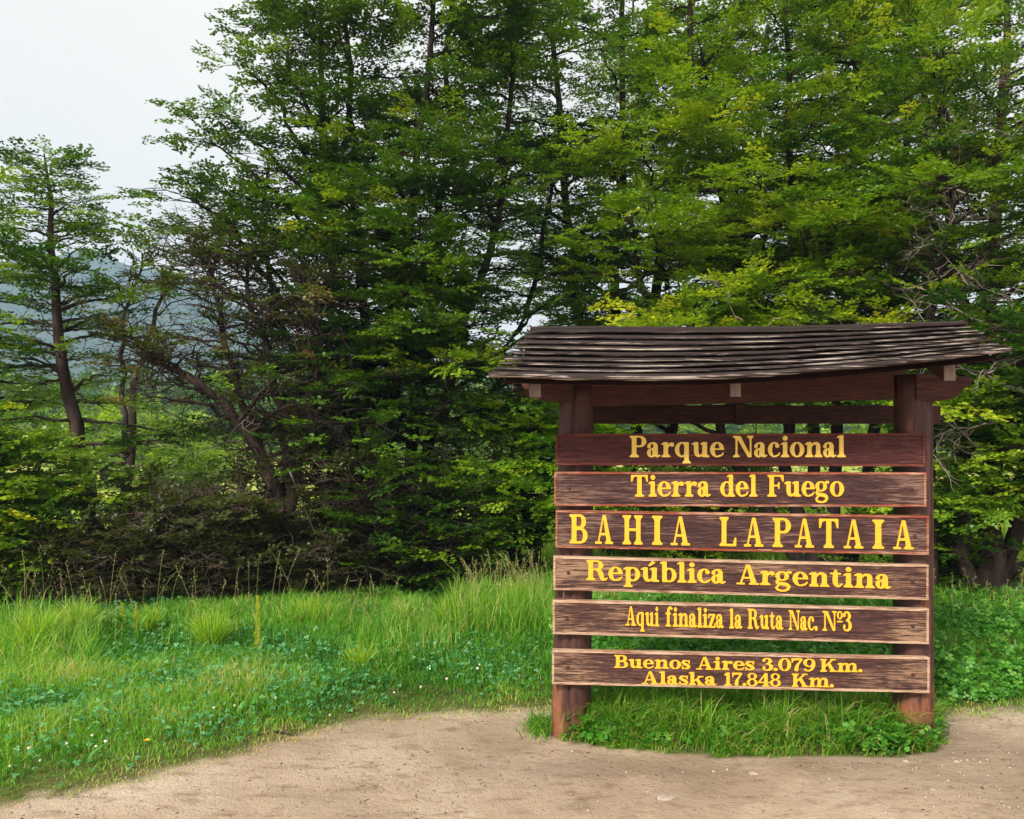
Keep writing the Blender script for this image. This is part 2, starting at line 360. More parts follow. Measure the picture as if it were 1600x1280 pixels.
def glyph(ch):
    if ch in 'P':
        g = Gl(.80); g.stem(.10, .31, 0, 1, .1, .12, .1, 0); g.dee(.31, .46, .735, .31, .265)
    elif ch == 'B':
        g = Gl(.84); g.stem(.10, .31, 0, 1, .1, 0, .1, 0); g.dee(.31, .48, .755, .26, .245); g.dee(.31, .50, .27, .31, .27)
    elif ch == 'R':
        g = Gl(.98); g.stem(.10, .31, 0, 1, .1, .11, .1, 0); g.dee(.31, .48, .75, .29, .25)
        g.path([(.50, .50, .05), (.62, .42, .10), (.68, .24, .105), (.74, .08, .085), (.86, .05, .04), (.93, .12, .035)])
    elif ch == 'A':
        g = Gl(.92); g.poly([(.40, 1), (.55, 1), (.84, .04), (.61, .04)]); g.poly([(.40, 1), (.47, 1), (.21, .04), (.13, .04)]); g.rect(.22, .66, .30, .375)
        g.rect(.0, .34, 0, HL); g.rect(.52, .94, 0, HL)
        g.poly([(.12, .06), (.22, .06), (.23, .16)]); g.poly([(.60, .06), (.56, .06), (.595, .15)])
    elif ch == 'H':
        g = Gl(.98); g.stem(.10, .31, 0, 1); g.stem(.66, .87, 0, 1); g.rect(.3, .67, .46, .545)
    elif ch == 'I':
        g = Gl(.42); g.stem(.105, .315, 0, 1)
    elif ch == 'L':
        g = Gl(.78); g.stem(.10, .31, 0, 1, .1, 0, .1, .1); g.rect(.3, .76, 0, HL); g.poly([(.76, 0), (.76, .30), (.70, .30), (.62, .07), (.5, .06), (.5, 0)])
    elif ch == 'T':
        g = Gl(.86); g.stem(.325, .535, 0, 1, .11, .11, 0, 0); g.rect(.02, .84, 1-HL, 1)
        g.poly([(.02, 1), (.02, .68), (.08, .68), (.14, .88), (.26, .95), (.26, 1)]); g.poly([(.84, 1), (.84, .68), (.78, .68), (.72, .88), (.60, .95), (.60, 1)])
    elif ch == 'N':
        g = Gl(.98); g.stem(.12, .20, 0, 1, .12, .11, .12, 0); g.stem(.80, .88, 0, 1, 0, 0, .12, .10); g.poly([(.12, 1), (.35, 1), (.88, 0), (.72, 0)])
    elif ch == 'F':
        g = Gl(.80); g.stem(.10, .31, 0, 1, .1, .12, .1, 0); g.rect(.3, .78, 1-HL, 1); g.poly([(.78, 1), (.78, .70), (.72, .70), (.64, .90), (.5, .94), (.5, 1)])
        g.rect(.3, .56, .47, .54); g.poly([(.58, .66), (.58, .35), (.53, .35), (.49, .48), (.40, .5), (.49, .53), (.53, .66)])
    elif ch == 'K':
        g = Gl(1.02); g.stem(.10, .31, 0, 1); g.poly([(.30, .36), (.30, .48), (.70, .96), (.82, .96)]); g.poly([(.42, .56), (.58, .72), (.92, .04), (.68, .04)])
        g.rect(.62, .96, 1-HL, 1); g.rect(.58, 1.02, 0, HL)
    elif ch == 'a':
        g = Gl(.70); g.path([(.13, .50, .085), (.16, .60, .05), (.28, .665, .038), (.40, .62, .075), (.44, .5, .10), (.44, .2, .10), (.48, .07, .075), (.56, .045, .045), (.64, .08, .032)])
        g.ring(.25, .20, .21, .215, .17, .06, lambda x, y: x < .40); g.path([(.24, .385, .032), (.34, .41, .035), (.42, .44, .04)])
    elif ch == 'b':
        g = Gl(.76); g.stem(.10, .30, 0, 1.02, 0, 0, 0, 0); g.flag(.10, 1.02); g.ring(.40, .35, .33, .36, .195, .07, lambda x, y: x > .26)
    elif ch == 'c':
        g = Gl(.62); g.ring(.33, .35, .31, .36, .20, .065, lambda x, y: ~((x > .36) & (y > .10) & (y < .60))); g.ell(.47, .53, .095, .095); g.path([(.40, .045, .04), (.52, .10, .035), (.58, .19, .03)])
    elif ch == 'd':
        g = Gl(.78); g.ring(.35, .35, .33, .36, .195, .07, lambda x, y: x < .50); g.rect(.46, .66, 0, 1.02); g.flag(.46, 1.02); g.rect(.6, .76, 0, HL); g.poly([(.66, .05), (.72, .07), (.66, .16)])
    elif ch == 'e':
        g = Gl(.68); g.ring(.34, .35, .32, .36, .20, .065, lambda x, y: ~((x > .36) & (y > .10) & (y < .34))); g.rect(.18, .64, .335, .40); g.path([(.42, .045, .045), (.54, .09, .036), (.62, .19, .03)])
    elif ch == 'f':
        g = Gl(.58); g.stem(.14, .34, 0, .70, .10, .12, 0, 0); g.path([(.24, .62, .10), (.25, .82, .098), (.33, .96, .07), (.44, .985, .045), (.50, .93, .075)]); g.rect(.02, .46, XH-.07, XH)
    elif ch == 'g':
        g = Gl(.72); g.ring(.31, .47, .28, .24, .17, .06); g.path([(.50, .62, .03), (.57, .68, .04), (.64, .66, .065)])
        g.path([(.17, .30, .04), (.10, .20, .055), (.15, .11, .075), (.36, .075, .085), (.53, .02, .08), (.58, -.10, .065), (.50, -.22, .05), (.32, -.265, .042), (.14, -.22, .05), (.08, -.12, .05), (.16, -.0, .035), (.24, .06, .03)])
    elif ch == 'i':
        g = Gl(.42); g.stem(.11, .31, 0, XH, .1, .1, 0, 0); g.flag(.11, XH); g.ell(.21, .89, .115, .115)
    elif ch == 'k':
        g = Gl(.86); g.stem(.10, .30, 0, 1.02, .1, .08, 0, 0); g.flag(.10, 1.02); g.poly([(.29, .26), (.29, .35), (.56, .65), (.68, .65)]); g.poly([(.38, .40), (.52, .50), (.78, .04), (.55, .04)])
        g.rect(.50, .80, XH-.07, XH); g.rect(.48, .86, 0, HL)
    elif ch == 'l':
        g = Gl(.42); g.stem(.11, .31, 0, 1.02, .1, .1, 0, 0); g.flag(.11, 1.02)
    elif ch in 'nm':
        g = Gl(.84 if ch == 'n' else 1.26); g.stem(.11, .31, 0, XH, .1, .08, 0, 0); g.flag(.11, XH)
        for k in range(1 if ch == 'n' else 2):
            x = .42*k; g.stem(.53+x, .73+x, 0, .48, .08, .1, 0, 0); g.path([(.30+x, .50, .035), (.40+x, .625, .045), (.52+x, .645, .065), (.615+x, .57, .095), (.63+x, .45, .10)])
    elif ch == 'o':
        g = Gl(.70); g.ring(.35, .35, .34, .36, .205, .06)
    elif ch == 'p':
        g = Gl(.78); g.stem(.12, .32, -.30, XH, .1, .1, 0, 0); g.flag(.12, XH); g.ring(.42, .35, .33, .36, .195, .07, lambda x, y: x > .28)
    elif ch == 'q':
        g = Gl(.78); g.stem(.46, .66, -.30, XH, .1, .1, 0, 0); g.ring(.35, .35, .33, .36, .195, .07, lambda x, y: x < .50)
    elif ch == 'r':
        g = Gl(.62); g.stem(.11, .31, 0, XH, .1, .11, 0, 0); g.flag(.11, XH); g.path([(.30, .47, .035), (.38, .60, .045), (.48, .63, .06)]); g.ell(.50, .585, .10, .10)
    elif ch == 's':
        g = Gl(.58); g.path([(.47, .50, .03), (.43, .62, .035), (.28, .665, .045), (.14, .60, .07), (.14, .47, .085), (.30, .36, .10), (.44, .24, .09), (.44, .11, .07), (.29, .04, .042), (.13, .09, .035), (.08, .22, .03)])
        g.rect(.455, .515, .44, .70); g.rect(.05, .11, .0, .26)
    elif ch == 't':
        g = Gl(.54); g.path([(.25, .84, .03), (.24, .72, .07), (.23, .5, .10), (.23, .22, .10), (.29, .08, .075), (.39, .05, .045), (.50, .15, .03)]); g.rect(.02, .46, XH-.075, XH)
    elif ch in 'uú':
        g = Gl(.82); g.rect(.11, .31, .2, XH); g.flag(.11, XH); g.path([(.21, .25, .10), (.24, .12, .09), (.33, .06, .06), (.44, .08, .045), (.53, .2, .035)])
        g.rect(.50, .70, 0, XH); g.flag(.50, XH); g.rect(.65, .82, 0, HL); g.poly([(.70, .05), (.76, .07), (.70, .16)])
        if ch == 'ú': g.poly([(.32, .79), (.50, 1.03), (.66, .96), (.40, .77)])
    elif ch == 'z':
        g = Gl(.62); g.rect(.04, .58, XH-.07, XH); g.rect(.03, .60, 0, .07); g.poly([(.38, XH-.03), (.60, XH-.03), (.26, .03), (.03, .03)])
        g.poly([(.04, XH), (.04, .47), (.09, .47), (.16, .63), (.26, .65), (.26, XH)]); g.poly([(.60, 0), (.60, .25), (.55, .25), (.48, .08), (.36, .05), (.36, 0)])
    elif ch == '.':
        g = Gl(.27); g.ell(.135, .105, .12, .12)
    elif ch == 'º':
        g = Gl(.46); g.ring(.22, .80, .20, .21, .11, .055); g.rect(.03, .41, .44, .51)
    elif ch == '1':
        g = Gl(.50); g.stem(.16, .36, 0, 1, .13, .13, 0, 0); g.poly([(.02, .83), (.17, 1.0), (.17, .80), (.04, .78)])
    elif ch == '0':
        g = Gl(.76); g.ring(.38, .5, .36, .51, .20, .065)
    elif ch == '3':
        g = Gl(.68); g.path([(.12, .79, .085), (.17, .91, .05), (.30, .965, .04), (.45, .89, .075), (.49, .75, .10), (.42, .60, .065), (.28, .54, .035)])
        g.path([(.28, .54, .035), (.43, .49, .06), (.54, .34, .10), (.52, .16, .095), (.38, .04, .05), (.22, .04, .042), (.11, .12, .05), (.13, .24, .085)])
    elif ch == '4':
        g = Gl(.76); g.stem(.42, .62, 0, 1, .12, .12, 0, 0); g.rect(.02, .74, .25, .33); g.poly([(.02, .30), (.46, 1), (.56, 1), (.12, .30)]); g.poly([(.02, .25), (.12, .25), (.12, .33), (.02, .33)])
    elif ch == '7':
        g = Gl(.70); g.rect(.06, .66, .88, 1); g.poly([(.05, 1), (.05, .66), (.10, .66), (.15, .84), (.3, .88), (.3, 1)]); g.path([(.62, .92, .06), (.48, .66, .05), (.36, .4, .085), (.32, .11, .115)])
    elif ch == '8':
        g = Gl(.72); g.ring(.36, .76, .29, .25, .15, .06); g.ring(.36, .27, .34, .28, .18, .06)
    elif ch == '9':
        g = Gl(.74); g.ring(.36, .68, .34, .33, .19, .065); g.path([(.60, .66, .10), (.59, .42, .09), (.50, .18, .065), (.36, .05, .045), (.22, .05, .04), (.14, .13, .075)])
    return g
def outlines(g):
    """marching squares on the blurred mask -> list of closed loops"""
    a = np.pad(g.m.astype(float), 3)
    for _ in range(2):
        for ax in (0, 1): a = (np.roll(a, 1, ax)+2*a+np.roll(a, -1, ax))/4
    h, w = a.shape; seg = {}
    ins = a > .5
    def ex(y, x): return ('h', y, x)
    pts = {}
    def pt(k):
        if k not in pts:
            y, x = k[1], k[2]; v0 = a[y, x]; v1 = a[y, x+1] if k[0] == 'h' else a[y+1, x]; u = (.5-v0)/(v1-v0)
            pts[k] = (x+u, y) if k[0] == 'h' else (x, y+u)
        return k
    code = ins[:-1, :-1]*1+ins[:-1, 1:]*2+ins[1:, 1:]*4+ins[1:, :-1]*8
    T = {1: [(3, 0)], 2: [(0, 1)], 3: [(3, 1)], 4: [(1, 2)], 5: [(3, 2), (1, 0)], 6: [(0, 2)], 7: [(3, 2)], 8: [(2, 3)], 9: [(2, 0)], 10: [(0, 3), (2, 1)], 11: [(2, 1)], 12: [(1, 3)], 13: [(1, 0)], 14: [(0, 3)]}
    for y, x in zip(*np.nonzero((code > 0) & (code < 15))):
        ed = [('h', y, x), ('v', y, x+1), ('h', y+1, x), ('v', y, x)]
        for s, e in T[int(code[y, x])]: seg[pt(ed[s])] = pt(ed[e])
    loops = []
    while seg:
        k = next(iter(seg)); lp = []
        while k in seg: lp.append(pts[k]); k = seg.pop(k)
        if len(lp) < 8: continue
        q = np.array(lp); q = np.stack([(q[:, 0]-3+.5)/RES-.15, (q[:, 1]-3+.5)/RES-.45], -1)
        q = (np.roll(q, 1, 0)+2*q+np.roll(q, -1, 0))/4
        keep = [0]          # drop points that lie on a straight run
        for j in range(1, len(q)-1):
            d0, d1 = q[j]-q[keep[-1]], q[j+1]-q[j]; L0 = np.hypot(*d0)
            if abs(d0[0]*d1[1]-d0[1]*d1[0])/(np.hypot(*d1)+1e-9) > .0045*max(1, L0*9) or L0 > .25: keep.append(j)
        loops.append(q[keep])
    return loops
_gc = {}
def glyph_loops(ch):
    if ch not in _gc:
        g = glyph(ch); lo = outlines(g); al = np.concatenate(lo); _gc[ch] = (lo, al[:, 0].min(), al[:, 0].max())
    return _gc[ch]
def word_loops(word, gap=.035):
    """loops of a word in cap-height units, starting at x = 0; returns loops, width"""
    out = []; x = 0
    for ch in word:
        lo, a, b = glyph_loops(ch); out += [l+np.array([x-a, 0]) for l in lo]; x += b-a+gap
    return out, x-gap
def letters(name, loops, mat, parent, y_front, depth):
    """2-D loops (u, z) -> one raised mesh facing -Y in the sign's frame"""
    cu = bpy.data.curves.new(name, 'CURVE'); cu.dimensions = '2D'; cu.fill_mode = 'BOTH'
    cu.extrude = depth/2; cu.bevel_depth = .0011; cu.bevel_resolution = 1; cu.offset = -.0006
    for lp in loops:
        sp = cu.splines.new('POLY'); sp.points.add(len(lp)-1)
        sp.points.foreach_set('co', np.concatenate([lp, np.zeros((len(lp), 1)), np.ones((len(lp), 1))], 1).ravel()); sp.use_cyclic_u = True
    tmp = bpy.data.objects.new(name, cu); COL.objects.link(tmp)
    dg = bpy.context.evaluated_depsgraph_get(); me = bpy.data.meshes.new_from_object(tmp.evaluated_get(dg))
    bpy.data.objects.remove(tmp); bpy.data.curves.remove(cu); me.name = name
    me.transform(Matrix.Translation((0, y_front, 0)) @ Matrix.Rotation(math.pi/2, 4, 'X')); me.materials.clear(); me.materials.append(mat)
    return link(bpy.data.objects.new(name, me), parent)

# ------------------------------------------------------------------ the sign
SA, SB = P(866, 700, 4.65), P(1450, 700, 4.49)
SANG = math.atan2(SB[1]-SA[1], SB[0]-SA[0])
eu = np.array([math.cos(SANG), math.sin(SANG), 0]); ev = np.array([-math.sin(SANG), math.cos(SANG), 0])
S0 = np.array([SA[0], SA[1], 0])
def SL(px, py, y=0.0):     # pixel -> (u, z) on the plane y = const of the sign's own frame
    d = ray(px, py); k = ((S0+ev*y-CAM)@ev)/(d@ev); q = CAM+d*k-S0
    return np.array([q@eu, q[2]])
sign = empty('park_sign', tuple(S0), SANG)
tag(sign, 'roofed brown wooden park sign of six lettered boards on two log posts', 'sign')

def word_on(word, x0, y0, x1, y1, cap):
    """fit a word between two baseline pixels; cap = cap height in pixels"""
    a, b = SL(x0, y0), SL(x1, y1); up = SL(x0, y0-cap)-a; lo, w = word_loops(word)
    return [a+np.outer(l[:, 0]/w, b-a)+np.outer(l[:, 1], up) for l in lo]
caps3 = [('B', 890, 918), ('A', 930, 958), ('H', 973, 1004), ('I', 1019, 1035), ('A', 1048, 1078), ('L', 1124.5, 1150.5), ('A', 1162.6, 1193), ('P', 1207.4, 1236),
         ('A', 1242, 1272), ('T', 1280, 1310), ('A', 1318.6, 1349), ('I', 1363.6, 1381.5), ('A', 1396, 1427.6)]
b3 = lambda x: 849+(x-890)*(858.6-849)/537.6
BOARDS = [
  (((868, 678), (1446, 677), (1446, 729), (868, 727)), 'red', 'orange', [('Parque', 984, 714.3, 1131.5, 714.3, 33), ('Nacional', 1145.5, 714.3, 1321.5, 714.3, 33)], 'topmost dark red board with orange lettering'),
  (((866, 737.5), (1448, 738.5), (1448, 792.5), (866, 791)), 'mid', 'yellow', [('Tierra', 986, 776, 1110.5, 776, 33.5), ('del', 1125.5, 776, 1183.5, 776, 33.5), ('Fuego', 1199.5, 776, 1319, 776, 33.5)], 'second board from the top, greyish brown'),
  (((868, 797.5), (1452, 806.5), (1452, 867.5), (868, 856)), 'mid', 'yellow', [(c, a, b3(a), b, b3(b), 45) for c, a, b in caps3], 'board with tall wide spaced capitals'),
  (((864.5, 869.5), (1451.5, 883), (1451.5, 938), (864.5, 922)), 'worn', 'yellow', [('República', 916, 906.6, 1134, 912, 31), ('Argentina', 1151, 913, 1392.6, 920, 31)], 'fourth board with a bright red brown border'),
  (((863.5, 938), (1452, 952), (1452, 1007), (863.5, 991)), 'worn', 'yellow', [('Aqui', 977.6, 977.5, 1030, 979, 30), ('finaliza', 1040, 979, 1131, 981.5, 30), ('la', 1139.5, 982, 1160, 982.3, 30), ('Ruta', 1168.6, 982.5, 1224, 984, 30.5), ('Nac.', 1232.6, 984.5, 1277.5, 985.5, 30.5), ('Nº3', 1285.6, 985.7, 1331, 986.5, 30.5)], 'fifth board with narrow lettering'),
  (((862.5, 1016), (1453, 1028), (1453, 1083.5), (862.5, 1069.5)), 'worn', 'yellow', [('Buenos', 960, 1043.5, 1078.6, 1046, 19.5), ('Aires', 1088, 1046.3, 1179, 1047.6, 19.5), ('3.079', 1191.4, 1048, 1274, 1049.6, 19.5), ('Km.', 1281.8, 1049.8, 1347.6, 1050.5, 19.5), ('Alaska', 1002.8, 1069, 1119.6, 1071.2, 19.5), ('17.848', 1132, 1071.5, 1220, 1073.2, 20), ('Km.', 1237.5, 1073.3, 1303, 1074.2, 20)], 'lowest board, palest and most weathered'),
]
bolts = [((890, 703), (1425, 704)), ((889, 763), (1426, 765)), ((888, 828), (1430, 838)), ((888, 895), (1427, 909)), ((886, 968), (1427, 979)), ((887, 1043), (1427, 1055))]
rs = np.random.default_rng(3)
for (cs, wood, ink, words, lab), bp in zip(BOARDS, bolts):
    c = [SL(*q) for q in cs]       # tl, tr, br, bl
    # board body: subdivided along its length with slightly uneven edges
    n = 40; tt = np.linspace(0, 1, n+1)
    jt = .0022*(np.array([vnoise(tt*23, 0*tt, rs.integers(99)), vnoise(tt*23, 0*tt, rs.integers(99))])-.5)*2
    top = c[0]+np.outer(tt, c[1]-c[0]); bot = c[3]+np.outer(tt, c[2]-c[3]); top[:, 1] += jt[0]; bot[:, 1] += jt[1]
    mb = MB(); yf, yb = .006, .046
    vs = []
    for a, b in zip(top, bot): vs += [(a[0], yf, a[1]-.003), (a[0], yb, a[1]-.003), (b[0], yb, b[1]+.003), (b[0], yf, b[1]+.003)]
    fs = [(0, 1, 2, 3), (4*n+3, 4*n+2, 4*n+1, 4*n)]
    for k in range(n):
        for e in range(4): fs.append((4*k+e, 4*k+4+e, 4*k+4+(e+1) % 4, 4*k+(e+1) % 4))
    mb.add(vs, fs); bd = mb.build('board', M['board_'+wood], sign); bd['label'] = lab
    # raised border left standing round the carved field
    bw = .0125; mb = MB()
    def bar(p0, p1, q1, q0, y0=0.0, y1=.044):   # outer edge p0-p1, inner edge q0-q1
        k = 14 if np.hypot(*(p1-p0)) > .5 else 3; s = np.linspace(0, 1, k+1)
        A = p0+np.outer(s, p1-p0); B = q0+np.outer(s, q1-q0); A = A+.0012*(rs.random(A.shape)-.5); B = B+.002*(rs.random(B.shape)-.5)
        vv = []
        for a, b in zip(A, B): vv += [(a[0], y0+.002, a[1]), (a[0], y1, a[1]), (b[0], y1, b[1]), (b[0], y0+.0015*rs.random(), b[1])]
        ff = [(0, 1, 2, 3), (4*k+3, 4*k+2, 4*k+1, 4*k)]+[(4*j+e, 4*j+4+e, 4*j+4+(e+1) % 4, 4*j+(e+1) % 4) for j in range(k) for e in range(4)]
        mb.add(vv, ff)
    dz = np.array([0, bw]); du = np.array([bw, 0])
    tl, tr, br, bl = c
    bar(tl, tr, tr-dz, tl-dz); bar(bl, br, br+dz, bl+dz)
    bar(tl-dz-np.array([0, .0004]), bl+dz+np.array([0, .0004]), bl+dz+du, tl-dz+du, .0006, .0436); bar(tr-dz-np.array([0, .0004]), br+dz+np.array([0, .0004]), br+dz-du, tr-dz-du, .0006, .0436)
    mb.build('border', M['border_'+wood], bd, bevel=.0016)
    if len(words) > 8:
        for wd in (words[:5], words[5:]): letters('lettering', [l for w in wd for l in word_on(*w)], M[ink], bd, .0035, .005)
    else:
        for w in words: letters('lettering', word_on(*w), M[ink], bd, .0035, .005)
    for q in bp:
        a = SL(*q); mb = MB(); k = 10; ring = [(a[0]+.0105*math.cos(j*2*math.pi/k), a[1]+.0105*math.sin(j*2*math.pi/k)) for j in range(k)]
        mb.add([(x, .0075, z) for x, z in ring]+[(a[0]+(x-a[0])*.8, .0005, a[1]+(z-a[1])*.8) for x, z in ring]+[(a[0], -.0008, a[1])],
               [(j, (j+1) % k, k+(j+1) % k, k+j) for j in range(k)]+[(k+j, k+(j+1) % k, 2*k) for j in range(k)])
        mb.build('bolt', M['bolt'], bd)

# posts: peeled logs with a drying crack, leaning a little
def log_post(topx, topy, botx, z0, z1, r0, r1, crack, lab):
    yc_ = .150
    ut = SL(topx, topy, yc_)[0]; ub = SL(botx, 1150, yc_)[0]; zt = SL(topx, topy, yc_)[1]
    nr, ns = 26, 44; vs = []; fs = []
    for i in range(nr+1):
        z = z0+(z1-z0)*i/nr; k = z/zt; cu_ = ub+(ut-ub)*k; r = r0+(r1-r0)*(z-z0)/(z1-z0)
        for j in range(ns):
            a = 2*math.pi*j/ns; rr = r*(1+.02*math.sin(3*a+1.1*z)+.018*(vnoise(j*.3, z*1.6, 5)-.5))
            da = abs((a-crack+math.pi) % (2*math.pi)-math.pi)
            if da < .10: rr -= .035*(1-da/.10)*float(.45+.55*vnoise(z*3, 0, 9))
            vs.append((cu_+rr*math.cos(a), yc_+rr*math.sin(a), z))
    for i in range(nr):
        for j in range(ns): fs.append((i*ns+j, i*ns+(j+1) % ns, (i+1)*ns+(j+1) % ns, (i+1)*ns+j))
    fs.append(tuple(range(nr*ns, nr*ns+ns)))
    mb = MB(); mb.add(vs, fs); o = mb.build('post', M['post'], sign, smooth=True); o['label'] = lab; return o
log_post(901, 600, 892, -.15, 1.99, .112, .100, -2*math.pi*12/44, 'left log post, cracked down its front')
log_post(1426, 600, 1427, -.12, 2.03, .106, .099, -2*math.pi*5/44, 'right log post, red brown and peeling at its foot')

# timber frame under the roof
def prism(mb, prof, y0, y1):       # (u, z) outline swept from y0 to y1
    k = len(prof); mb.add([(u, y0, z) for u, z in prof]+[(u, y1, z) for u, z in prof], [tuple(range(k))[::-1], tuple(range(k, 2*k))]+[(j, (j+1) % k, k+(j+1) % k, k+j) for j in range(k)])
zb0, zb1 = SL(1160, 634, .06)[1], SL(1160, 590, .06)[1]
mb = MB(); uA, uB = SL(921, 610, .06)[0], SL(1402, 610, .06)[0]
prism(mb, [(uA, zb0), (uB, zb0+.035), (uB, zb1+.05), (uA, zb1)], .10, .17); mb.build('front_beam', M['beam'], sign, bevel=.004)
y2 = .46; mb = MB(); a, b = SL(900, 662, y2), SL(1470, 662, y2); c2, d2 = SL(900, 633, y2), SL(1470, 634, y2)
prism(mb, [a, b, d2, c2], y2, y2+.06); mb.build('rear_beam', M['beam'], sign, bevel=.004)
def bracket(pts, y0, y1):
    mb = MB(); prism(mb, [SL(*q, y0) for q in pts], y0, y1); return mb.build('bracket', M['beam'], sign, bevel=.004)
# carved beam ends, right then left
arc = [(1519+2*math.sin(a), 601+7*math.cos(a)) for a in np.linspace(.2, 2.0, 4)]
bracket([(1432, 625), (1470, 626), (1488, 624), (1499, 617), (1504, 609), (1512, 605), (1519, 598), (1520, 590), (1432, 584)], .035, .14)
bracket([(895, 596), (815, 596), (815, 603), (820, 608), (828, 610), (834, 618), (842, 625), (860, 627), (895, 626)], .035, .14)
bracket([(1452, 640), (1460, 640), (1464, 650), (1466, 660), (1459, 665), (1452, 665)], .40, .455)
# rafters with sawn ends under the front eave
for (x0, x1, yt, yb_) in ((826, 846, 590, 622), (1140, 1158, 592, 621), (1474, 1493, 566, 596)):
    ye = -.36; a = SL(x0, yb_, ye); b = SL(x1, yt, ye); ym = .17
    rise = .22
    mb = MB(); u0, u1 = a[0], b[0]; h = b[1]-a[1]
    mb.hexa([(u0, ye, a[1]), (u1, ye, a[1]), (u1, ym, a[1]+rise), (u0, ym, a[1]+rise), (u0, ye, a[1]+h), (u1, ye, a[1]+h), (u1, ym, a[1]+rise+h), (u0, ym, a[1]+rise+h)])
    mb.hexa([(u0+.001, ym+.001, a[1]+rise), (u1-.001, ym+.001, a[1]+rise), (u1-.001, .62, a[1]+.04), (u0+.001, .62, a[1]+.04), (u0+.001, ym+.001, a[1]+rise+h), (u1-.001, ym+.001, a[1]+rise+h), (u1-.001, .62, a[1]+.04+h), (u0+.001, .62, a[1]+.04+h)])
    rf = mb.build('rafter', M['beam'], sign, bevel=.003)
    mb = MB(); mb.box(u0+.003, u1-.003, ye-.004, ye+.004, a[1]+.003, a[1]+h-.003); mb.build('sawn_end', M['end_grain'], rf, bevel=.001)
mb = MB(); a = SL(1149, 664, .42); b = SL(1162, 622, .42); mb.box(a[0], b[0], .40, .452, a[1], b[1]+.02); mb.build('hanger', M['beam'], sign, bevel=.003)

# roof: lapped sagging planks on both slopes over a dark lining
YE, YR = -.50, .18
eave_px = [(764, 593), (840, 596), (920, 598), (1000, 598.5), (1100, 597), (1200, 592.5), (1300, 585), (1400, 575.5), (1490, 565), (1581, 553.5)]
ridge_px = [(829, 518), (920, 517.5), (1000, 518), (1100, 518.5), (1200, 518), (1300, 516), (1400, 513), (1505, 509)]
ea = np.array([SL(*q, YE) for q in eave_px]); ri = np.array([SL(*q, YR) for q in ridge_px])
nu = 48
def curve_pts(a, s): k = np.linspace(0, 1, len(a)); return np.stack([np.interp(s, k, a[:, 0]), np.interp(s, k, a[:, 1])], -1)
def slope_pt(s, tv):
    A, B = curve_pts(ea, s), curve_pts(ri, s); q = A+(B-A)*tv
    q[:, 1] += -.012*np.sin(math.pi*tv)
    return np.stack([q[:, 0], np.full(len(s), YE+(YR-YE)*tv), q[:, 1]], -1)
sgrid = np.linspace(.03, .97, 14); ts = (.03, .35, .7, .99)
Vl = np.concatenate([slope_pt(sgrid, tv)-np.array([0, 0, .012]) for tv in ts]); Vl2 = Vl.copy(); Vl2[:, 1] = 2*YR-Vl2[:, 1]+.012; Vl2[:, 2] += .001
k = len(sgrid); fl = np.array([(r*k+j, r*k+j+1, (r+1)*k+j+1, (r+1)*k+j) for r in range(3) for j in range(k-1)])
Vt = np.concatenate([Vl, Vl+[0, 0, -.01], Vl2, Vl2+[0, 0, -.01]]); nn = len(Vl)
roof = mesh_np('roof', Vt, [np.concatenate([fl, fl+nn, fl+2*nn, fl+3*nn])], [M['beam']], sign)
NP = 9
for side in (0, 1):
    for i in range(NP):
        t0, t1 = i/NP-.01, min(1.0, (i+1.22)/NP)
        e0, e1 = rs.uniform(-.004, .004), rs.uniform(-.006, .006)
        if side == 0 and i in (5, 6): e1 += .022*(i-4.5)
        s = np.linspace(e0, 1+e1, nu)
        th = .013 if i else .024
        lo = slope_pt(np.clip(s, 0, 1), t0); hi = slope_pt(np.clip(s, 0, 1), t1)
        ext0, ext1 = lo[-1]-lo[-2], lo[0]-lo[1]
        wob = .0035*(vnoise(np.arange(nu)*.35, 0*np.arange(nu), 60+i+20*side)-.5)*2+.001*(rs.random(nu)-.5)
        lo[:, 2] += (.024 if i else .014)+wob; lo[:, 1] += .010*(vnoise(np.arange(nu)*.5, 0*np.arange(nu), 90+i)-.5)
        lo[:, 1] += .0015*(rs.random(nu)-.5)
        hi[:, 2] += .001
        up = np.array([0, -.45*th, .9*th])
        if side: lo[:, 1] = 2*YR-lo[:, 1]+.01; hi[:, 1] = 2*YR-hi[:, 1]+.01; up = np.array([0, .45*th, .9*th])
        mid = (lo+hi)/2; mid[:, 2] += .003*(rs.random(nu)-.5)
        rows = [lo, lo+up, mid+up*.95, hi+up*.5, hi, mid]
        V = np.stack(rows, 1).reshape(-1, 3); nr_ = 6
        j = np.arange(nu-1)[:, None]*nr_; e = np.arange(nr_)[None, :]
        q = np.stack([j+e, j+nr_+e, j+nr_+(e+1) % nr_, j+(e+1) % nr_], -1).reshape(-1, 4)
        caps = np.array([[0, 1, 2, 3, 4, 5], [nr_*(nu-1)+x for x in (5, 4, 3, 2, 1, 0)]])
        mi = np.concatenate([(np.arange(len(q)) % nr_ == 0)*1, [1, 1]]); mesh_np('plank', V, [q, caps], [M['roof'], M['roof_edge']], roof, matidx=mi)
s = np.linspace(.0, 1.0, nu); cp = curve_pts(ri, s); mb = MB()
vs = []
for (u, z) in cp:
    w = .004*(rs.random()-.5); vs += [(u, YR-.055, z-.012+w), (u, YR-.055, z+.012+w), (u, YR+.005, z+.030+w), (u, YR+.065, z+.012+w), (u, YR+.065, z-.012+w), (u, YR+.005, z+.014+w)]
fs = [tuple(range(6))[::-1], tuple(range(6*(nu-1), 6*nu))]+[(6*j+e, 6*j+6+e, 6*j+6+(e+1) % 6, 6*j+(e+1) % 6) for j in range(nu-1) for e in range(6)]
mb.add(vs, fs); mb.build('ridge_cap', M['roof'], roof)
